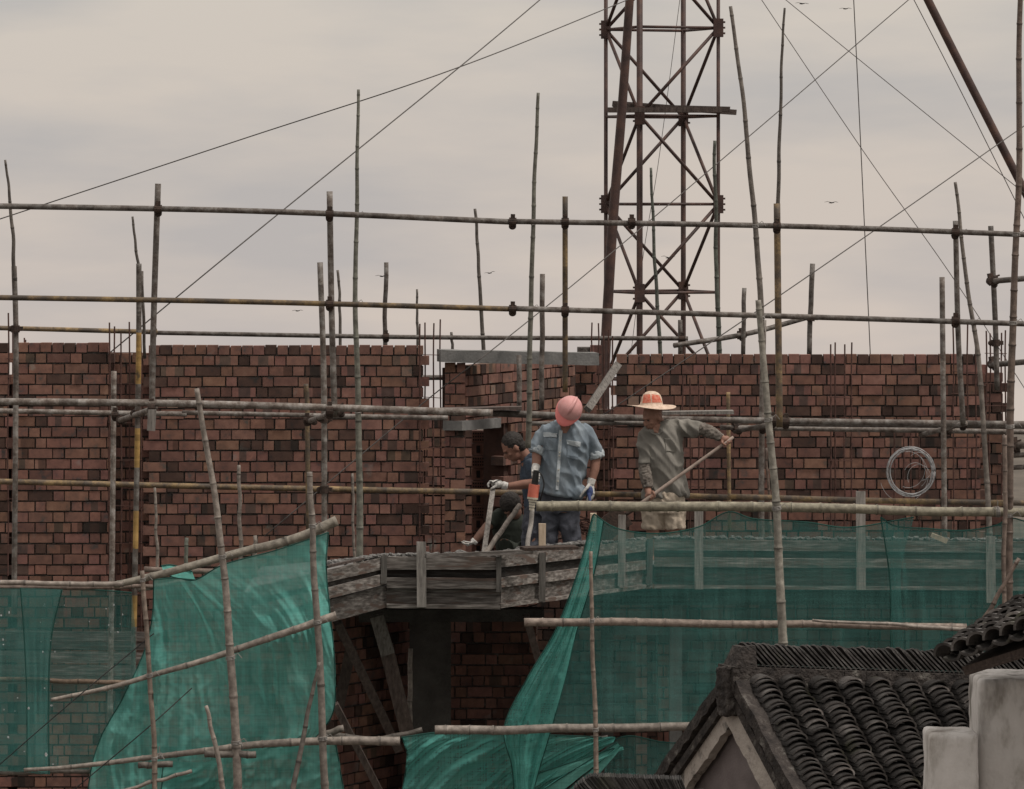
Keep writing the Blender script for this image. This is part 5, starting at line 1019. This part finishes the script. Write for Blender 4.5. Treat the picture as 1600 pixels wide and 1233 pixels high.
for y in (688, 707, 712, 734, 752):
    h, n_ = snap(tree, 876.5 - (y - 672) * .06, y)
    if h: mb = MB(); mb.ell(h - Vector((0, .01, 0)), (.006, .004, .006), None, 8, 6); mb.build('button', m_cream, shirt)
for q in ([(860, 659), (872, 663), (877, 679), (865, 672)], [(897, 664), (908, 660), (906, 674), (897, 675)]): patch(tree, 'collar', q, m_denim2, shirt, .014)
patch(tree, 'open_neck', [(873, 660), (896, 660), (885, 677), (880, 677)], m_skin2, shirt, .006)
tr_ = MB()
loft(tr_, [(876, 768, D1, 31, .125), (876, 790, D1, 32, .13), (877, 800, D1, 33, .13)])
limb(tr_, [(862, 795, D1, 16), (859, 825, D1 - .03, 13.5), (858, 855, D1 - .03, 12), (858, 893, D1, 11)]); limb(tr_, [(888, 795, D1, 18), (890, 825, D1 - .04, 15.5), (895, 850, D1 - .03, 13.5), (894, 893, D1, 11)])
remesh(tr_, .010, 2, wrinkle(.012, 12, 12, 3, .2)).build('trousers', m_trouser, t1, smooth=True)
# helmet
r_, f_, u_ = hf; hl = MB(); hcc = hc + u_ * .035 - f_ * .008; rows = []; nr = 36
for j in range(12):
    th = math.pi / 2 * (1 - j / 11) ; row = []
    for k in range(nr + 1):
        ph = 2 * math.pi * k / nr; c, s = math.cos(ph), math.sin(ph)      # c along right, s along forward
        cr_ = math.sin(math.pi / 2 - th); rr = math.cos(th); zz = math.sin(th)
        ridge_ = .008 * math.exp(-((c * rr) / .16) ** 2) * (zz ** .5 if zz > 0 else 0) + .004 * math.exp(-((abs(c * rr) - .42) / .12) ** 2) * zz
        row.append(hcc + r_ * (.108 * rr * c) + f_ * (.114 * rr * s) + u_ * (.112 * zz + ridge_ - .01))
    rows.append(row)
rows = rows[::-1]
def brimrow(e, dz):
    out = []
    for k in range(nr + 1):
        ph = 2 * math.pi * k / nr; c, s = math.cos(ph), math.sin(ph); fb_ = max(0, s) ** 2; ex = e * (.25 + 1.0 * fb_)
        out.append(hcc + r_ * ((.108 + ex * .35) * c) + f_ * ((.114 + ex) * s) + u_ * (-.01 - dz - .25 * ex * fb_))
    return out
inner = [[hcc + (p - hcc) * .96 - u_ * .001 for p in row] for row in rows]
hl.grid(rows[:])
hel = hl.build('helmet', m_helmet, t1, smooth=True)
br_ = MB(); br_.grid([brimrow(.0, -.004), brimrow(.022, .006), brimrow(.046, .010), brimrow(.049, .015), brimrow(.022, .015), brimrow(-.004, .012)]); br_.build('brim', m_helmet2, hel, smooth=True)
for k in (0,):
    gr = MB(); pts = [hcc + r_ * (k * .022) + f_ * (.118 * math.cos(a)) + u_ * (.118 * math.sin(a) - .004) for a in [R(25 + 10 * j) for j in range(12)]]
    gr.tube(pts, [.001, .010, .015, .018, .018, .017, .016, .015, .014, .012, .008, .001], 8); gr.build('crown_rib', m_helmet, hel, smooth=True)
st = MB(); 
for sg in (-1, 1): st.tube([hcc + r_ * sg * .10 - f_ * .01, hcc + r_ * sg * .085 + f_ * .01 - u_ * .07, hcc + r_ * sg * .03 + f_ * .03 - u_ * .135], .004, 6)
st.build('chin_strap', m_black, hel)
# gloves and tool
tool_top = P(837, 741, D1 - .28); tool_axis = (P(831, 800, D1 - .30) - tool_top).normalized()
gl = MB(); grip(gl, P(836.5, 745, D1 - .27), tool_axis, P(835.5, 731, D1 - .19), .017, 1.08, -1); gl.tube([P(838, 727, D1 - .17), P(835.5, 735, D1 - .20)], [.036, .033], 12)
remesh(gl, .005, 1).build('glove', m_glove, t1, smooth=True)
gl = MB(); open_hand(gl, P(923, 754, D1 - .10), Vector((.05, -.15, -1)), Vector((-.6, -.8, 0)), 1.12, .5); gl.tube([P(925, 748, D1 - .09), P(922.5, 757, D1 - .1)], [.036, .033], 12)
g2 = remesh(gl, .005, 1).build('glove', m_glove, t1, smooth=True)
bl = MB(); bl.ell(P(921.5, 768, D1 - .13), (.03, .022, .05)); bl.tube([P(920, 772, D1 - .14), P(922, 784, D1 - .16)], [.018, .012], 8); remesh(bl, .006, 1).build('rubber_palm', m_bluerub, g2, smooth=True)
vt = thing('concrete_vibrator', P(824, 855, D1 - .3), 'hand held concrete vibrator with red housing, cream collar and dusty hose', 'power tool')
def seg(name, y0, y1, r0, r1, mat, x0, x1, parent=vt, n=16, dd=-.29):
    mb = MB(); mb.tube([P(x0, y0, D1 + dd), P((x0 + x1) / 2, (y0 + y1) / 2, D1 + dd), P(x1, y1, D1 + dd)], [M(r0, D1), M((r0 + r1) / 2, D1), M(r1, D1)], n); return mb.build(name, mat, parent, smooth=False)
seg('grip', 735, 758, 4.5, 5.5, m_black, 838, 835.5); hs_ = seg('housing', 757, 777, 8.5, 8.5, m_redtool, 835, 832.5)
for y, r in ((777, 8.5), (781, 6.5)): seg('collar', y, y + 3, r, r, m_cream, 832.5, 832.2)
for y in (785, 789.5, 794): seg('ring', y, y + 3.4, 5.2 - (y - 785) * .12, 5.0 - (y - 785) * .12, m_cream, 831.8 - (y - 785) * .1, 831.5 - (y - 785) * .1)
mb = MB(); mb.tube(catmull([P(831.5, 796, D1 - .29), P(829.5, 820, D1 - .30), P(825.5, 840, D1 - .34), P(824, 858, D1 - .36)], 20), M(3.6, D1), 12); mb.build('hose', m_hose, vt, smooth=True)
mb = MB(); mb.tube(catmull([P(838, 738, D1 - .30), P(845, 740, D1 - .33), P(850, 756, D1 - .32), P(846, 775, D1 - .30), P(842, 790, D1 - .22)], 20), .006, 8); mb.build('power_cord', m_black, vt, smooth=True)
# ---- worker with straw hat and long handle
D2 = 38.2; t2 = person('person in wide straw hat, grey shirt and khaki shorts pulling a long handled tool', P(1036, 878, D2))
hc = P(1019, 652, D2 - .06); hf = head_frame(Vector((-.72, -.62, -.34)), Vector((-.2, -.1, 1)))
bd = MB(); head(bd, hc, hf, 1.0)
limb(bd, [(1037, 680, D2, 12), (1033, 668, D2 - .01, 10.5), (1025, 656, D2 - .03, 10.5)])
loft(bd, [(1036, 785, D2, 26, .11), (1036, 740, D2, 27, .11), (1034, 700, D2, 29, .12), (1034, 678, D2, 26, .11), (1034, 666, D2, 14, .08)])
limb(bd, [(1052, 668, D2, 10), (1078, 668, D2 - .04, 9), (1098, 671, D2 - .08, 8), (1114, 677, D2 - .10, 7), (1129, 685, D2 - .12, 5.2)])
limb(bd, [(1012, 680, D2 - .04, 10), (1009, 712, D2 - .06, 8.5), (1008, 735, D2 - .10, 7.8), (1011, 755, D2 - .15, 7), (1013, 769, D2 - .19, 5)])
limb(bd, [(1022, 790, D2, 16), (1020, 830, D2 - .02, 10.5), (1018, 850, D2, 9), (1018, 880, D2, 6)]); limb(bd, [(1050, 790, D2, 16), (1050, 830, D2 - .02, 10.5), (1052, 850, D2, 9), (1053, 880, D2, 6)])
for x in (1017, 1052): bd.ell(P(x, 880, D2 - .06) + Vector((0, 0, .035)), (.045, .12, .035))
# hands on the handle
ha = P(1143, 685, D2 - .14); hb2 = P(1000, 788, D2 - .26); hax = (hb2 - ha).normalized()
q1 = ha + hax * .05; q2 = ha.lerp(hb2, .885)
grip(bd, q1, hax, P(1129, 684, D2 - .12), .0145, 1.0, 1); grip(bd, q2, hax, P(1012.5, 766, D2 - .19), .0145, 1.0, -1)
remesh(bd, .0068, 1).build('body', m_skin, t2, smooth=True); eyes(hc, hf, t2)
sh = MB()
loft(sh, [(1040, 776, D2, 37, .135), (1039, 765, D2, 36, .14), (1037, 740, D2, 31, .14), (1035, 712, D2, 31, .145), (1034, 692, D2, 32, .14), (1034, 675, D2, 32, .13), (1035, 665, D2, 25, .11), (1034, 659, D2, 15, .09)], 28, Vector((1, .1, 0)))
sh.tube([P(1052, 670, D2), P(1066, 668, D2 - .02), P(1080, 670, D2 - .04), P(1094, 673, D2 - .07)], [M(14, D2), M(13, D2), M(13, D2), M(12.5, D2)], 16)
sh.tube([P(1013, 677, D2 - .02), P(1009, 695, D2 - .05), P(1008, 712, D2 - .06), P(1008, 726, D2 - .08)], [M(13, D2), M(13.5, D2), M(13, D2), M(12, D2)], 16)
sh.ell(P(1066, 762, D2 - .02), (.05, .09, .09)); sh.ell(P(1072, 770, D2 - .02), (.03, .07, .05))
shm = remesh(sh, .0085, 2, wrinkle(.017, 10, 2.6, 6, .8)); tree = bvh(shm); tee = shm.build('shirt', m_tee, t2, smooth=True)
patch(tree, 'pocket', [(1038, 685), (1053, 686), (1055, 706), (1040, 705)], m_tee, tee, .010)
nb = MB(); h0 = []
for k in range(13):
    a = R(180 * k / 12); x = 1025 + 11 * math.cos(a); y = 668 + 11 * math.sin(a); h, n_ = snap(tree, x, y)
    if h: h0.append(h - Vector((0, .004, 0)))
if len(h0) > 5: nb.tube(h0, .006, 6); nb.build('neckband', m_tee, tee, smooth=True)
ch = MB(); cpts = [(1021, 664), (1031, 664), (1029, 676), (1022, 677)]
patch(tree, 'open_neck', [(1019, 662), (1032, 663), (1028, 677), (1022, 676)], m_skin, tee, .009)
for pts in ([(1090, 671, D2 - .065, 10), (1100, 671, D2 - .08, 10), (1112, 676, D2 - .10, 9), (1123, 682, D2 - .11, 7.4), (1127, 685, D2 - .12, 7)], [(1008, 724, D2 - .08, 9.6), (1008, 738, D2 - .11, 9.5), (1011, 753, D2 - .15, 9), (1013, 763, D2 - .18, 7.2)]):
    sb = MB(); limb(sb, pts, 16); remesh(sb, .008, 1, wrinkle(.009, 28, 40, 9, 0)).build('arm_sleeve', m_sleeve, t2, smooth=True)
so_ = MB(); loft(so_, [(1037, 768, D2, 31, .125), (1037, 790, D2, 33, .13), (1037, 800, D2, 34, .13)])
limb(so_, [(1021, 792, D2, 17.5), (1020, 810, D2 - .01, 17), (1019, 826, D2 - .01, 17)]); limb(so_, [(1052, 792, D2, 17.5), (1053, 810, D2 - .01, 17), (1053, 826, D2 - .01, 17)])
remesh(so_, .009, 1, wrinkle(.016, 14, 9, 12, .5)).build('shorts', m_khaki, t2, smooth=True)
# hat
hat = MB(); hx = P(1018, 634, D2 - .06); ax_u = Vector((.03, -.02, 1)).normalized(); ax_r = Vector((1, 0, -.035)).normalized(); ax_f = ax_u.cross(ax_r).normalized(); rows = []
prof = [(.0, .128), (.03, .126), (.055, .116), (.075, .098), (.088, .07), (.095, .035), (.104, .006), (.13, -.006), (.17, -.010), (.205, -.006), (.216, -.004), (.216, -.008), (.205, -.011), (.13, -.012), (.100, -.004), (.09, .03), (.075, .085), (.0, .12)]
for (rr, zz) in prof:
    row = []
    for k in range(41):
        a = 2 * math.pi * k / 40; wv_ = .010 * math.sin(a * 2 + .6) * (rr / .216) ** 3 if rr > .1 else 0
        row.append(hx + ax_r * rr * math.cos(a) * 1.0 + ax_f * rr * math.sin(a) * 1.02 + ax_u * (zz + wv_))
    rows.append(row)
hat.grid(rows); ho = hat.build('straw_hat', m_straw, t2, smooth=True)
htree = bvh(hat)
for q in ([(1006, 617), (1016, 616), (1017, 629), (1004, 630)], [(1018, 616), (1030, 618), (1034, 629), (1019, 629)]): patch(htree, 'woven_patch', q, m_strawred, ho, .0025, 4, 4)
hd = thing('long_handle', hb2, 'long round wooden tool handle held in both hands by the straw hatted worker', 'tool')
mb = MB(); mb.tube(bend_len(ha - hax * .02, hb2 + hax * .05, 10, .004, 3), [.0125 + .0006 * i for i in range(11)], 12); mb.build('handle', m_handle, hd, smooth=True)
mb = MB(); e_ = hb2 + hax * .05; mb.tube([e_, e_ + hax * .10], [.022, .018], 10); mb.box(e_ + hax * .22 , (.12, .012, .10), (hax, Vector((0, 1, 0)), hax.cross(Vector((0, 1, 0))).normalized())); mb.build('blade', m_coupler, hd)
# ---- bending worker in navy behind
D3 = 37.85; t3 = person('dark haired person in navy shirt bending behind the denim worker, gloved hand on stick', P(832, 890, D3))
hc = P(801, 699, D3 - .05); hf = head_frame(Vector((-.80, -.18, -.62)), Vector((-.50, -.1, .9)))
bd = MB(); head(bd, hc, hf, 1.02); limb(bd, [(828, 720, D3, 12), (816, 708, D3 - .02, 10), (808, 700, D3 - .03, 10)])
loft(bd, [(850, 800, D3, 26, .11), (848, 760, D3, 27, .11), (836, 728, D3, 25, .12), (828, 715, D3, 18, .11)])
limb(bd, [(836, 726, D3 - .12, 10), (840, 745, D3 - .20, 9), (838, 755, D3 - .24, 8), (818, 757, D3 - .25, 7.5), (794, 760, D3 - .26, 5.4)])
limb(bd, [(838, 800, D3, 15), (828, 850, D3 - .03, 10), (828, 890, D3, 7)]); limb(bd, [(858, 800, D3, 15), (855, 850, D3, 10), (856, 890, D3, 7)])
for x in (827, 856): bd.ell(P(x, 890, D3 - .06) + Vector((0, 0, .03)), (.045, .12, .035))
remesh(bd, .0075, 1).build('body', m_skin2, t3, smooth=True); eyes(hc, hf, t3, 1.02)
hr = MB(); r_, f_, u_ = hf; hr.ell(hc + u_ * .036 - f_ * .026, (.086, .096, .098), (r_, f_, u_), 20, 14); hr.ell(hc - f_ * .055 - u_ * .02, (.07, .06, .07), (r_, f_, u_)); remesh(hr, .008, 1, lambda p: .006 * noise.noise(p * 60)).build('hair', m_hair, t3, smooth=True)
sh = MB(); loft(sh, [(852, 790, D3, 32, .14), (850, 765, D3, 32, .14), (842, 735, D3, 30, .15), (834, 720, D3, 25, .14), (825, 711, D3, 15, .10)], 24, Vector((.8, 0, -.5)))
sh.tube([P(832, 722, D3 - .1), P(838, 738, D3 - .17), P(840, 748, D3 - .21)], [M(13, D3), M(12.5, D3), M(11.5, D3)], 14)
remesh(sh, .009, 2, wrinkle(.014, 10, 5, 15, .3)).build('shirt', m_navy, t3, smooth=True)
tr_ = MB(); loft(tr_, [(850, 780, D3, 28, .13), (848, 802, D3, 29, .13)]); limb(tr_, [(838, 795, D3, 17), (829, 825, D3 - .03, 14), (827, 880, D3 - .03, 12)]); limb(tr_, [(860, 795, D3, 17), (857, 830, D3, 14), (856, 880, D3, 12)])
remesh(tr_, .010, 2, wrinkle(.012, 10, 14, 5, .2)).build('trousers', m_trouser, t3, smooth=True)
stp = P(770, 764, D3 - .28); stb = P(757, 866, D3 - .75); sax = (stb - stp).normalized()
gl = MB(); c = P(775, 757, D3 - .27)
gl.ell(c + Vector((.01, 0, .005)), (.055, .04, .036)); gl.tube([P(793, 760, D3 - .26), P(785, 758, D3 - .265)], [.033, .036], 12)
for i in range(4):
    b = c + Vector((-.015, -.035 + i * .021, .02)); gl.tube([b, b + Vector((-.035, 0, .006)), b + Vector((-.055, 0, -.018)), b + Vector((-.048, 0, -.043))], [.0115, .011, .010, .0085], 8)
gl.tube([c + Vector((.0, -.035, -.01)), c + Vector((-.025, -.045, -.025)), c + Vector((-.045, -.035, -.038))], [.013, .012, .009], 8)
g3 = remesh(gl, .005, 1).build('glove', m_glove, t3, smooth=True)
mb = MB(); mb.tube([c + Vector((-.02, -.045, .02)), c + Vector((.01, -.035, .036)), c + Vector((.035, -.01, .04))], .004, 6); mb.build('finger_band', m_black, g3)
px_beam('square_stick', 'straight square timber stick under the gloved hand', 770, 764, D3 - .28, 755, 870, D3 - .8, 7.5, .03, m_stud, 'stick', 'timber sticks beside the bending worker', 1.1)
bamboo([(812, 790, 37.4), (785, 827, 37.1), (758, 866, 36.9)], (8, 8), 'round grey stick slanting down from the denim worker', .95, group='timber sticks beside the bending worker', name='round_stick')
# ---- crouching worker
D4 = 38.5; t4 = person('person crouching in dark clothes in the doorway shade, reaching down with a white glove', P(790, 880, D4))
hc = P(800, 792, D4 - .12); hf = head_frame(Vector((-.55, -.35, -.9)), Vector((-.6, -.3, .5)))
bd = MB(); head(bd, hc, hf, .98); limb(bd, [(798, 812, D4, 11), (799, 798, D4 - .08, 10)])
loft(bd, [(806, 870, D4, 24, .11), (802, 840, D4, 25, .12), (796, 812, D4, 24, .12)])
limb(bd, [(782, 806, D4 - .05, 9), (772, 815, D4 - .10, 8), (762, 822, D4 - .14, 7.5), (750, 836, D4 - .18, 6.8), (740, 847, D4 - .2, 5)])
limb(bd, [(812, 868, D4 - .05, 14), (790, 850, D4 - .35, 11), (796, 888, D4 - .2, 7)]); limb(bd, [(806, 868, D4 + .05, 14), (822, 850, D4 - .25, 11), (815, 888, D4 - .1, 7)])
remesh(bd, .0085, 1).build('body', m_skin3, t4, smooth=True)
hr = MB(); r_, f_, u_ = hf; hr.ell(hc + u_ * .036 - f_ * .02, (.088, .1, .098), (r_, f_, u_), 20, 14); remesh(hr, .008, 1, lambda p: .006 * noise.noise(p * 60)).build('hair', m_hair, t4, smooth=True)
sh = MB(); loft(sh, [(808, 872, D4, 29, .14), (803, 840, D4, 30, .15), (795, 815, D4, 28, .15), (795, 803, D4, 18, .11)], 24)
sh.tube([P(785, 805, D4 - .03), P(774, 812, D4 - .09), P(765, 820, D4 - .13)], [M(12.5, D4), M(11.5, D4), M(10.5, D4)], 14)
remesh(sh, .009, 2, wrinkle(.010, 9, 9, 22, .3)).build('shirt', m_dark, t4, smooth=True)
tr_ = MB(); limb(tr_, [(812, 868, D4 - .05, 16), (790, 852, D4 - .35, 13), (796, 885, D4 - .2, 11)]); limb(tr_, [(806, 868, D4 + .05, 16), (822, 852, D4 - .25, 13), (815, 885, D4 - .1, 11)]); remesh(tr_, .01, 2).build('trousers', m_dark, t4, smooth=True)
gl = MB(); open_hand(gl, P(741, 846, D4 - .2), Vector((-.75, -.1, -.4)), Vector((0, -1, .2)), .85, 1.9); gl.tube([P(743, 844, D4 - .2), P(739, 848, D4 - .2)], [.034, .034], 10); remesh(gl, .0055, 1).build('glove', m_glove, t4, smooth=True)
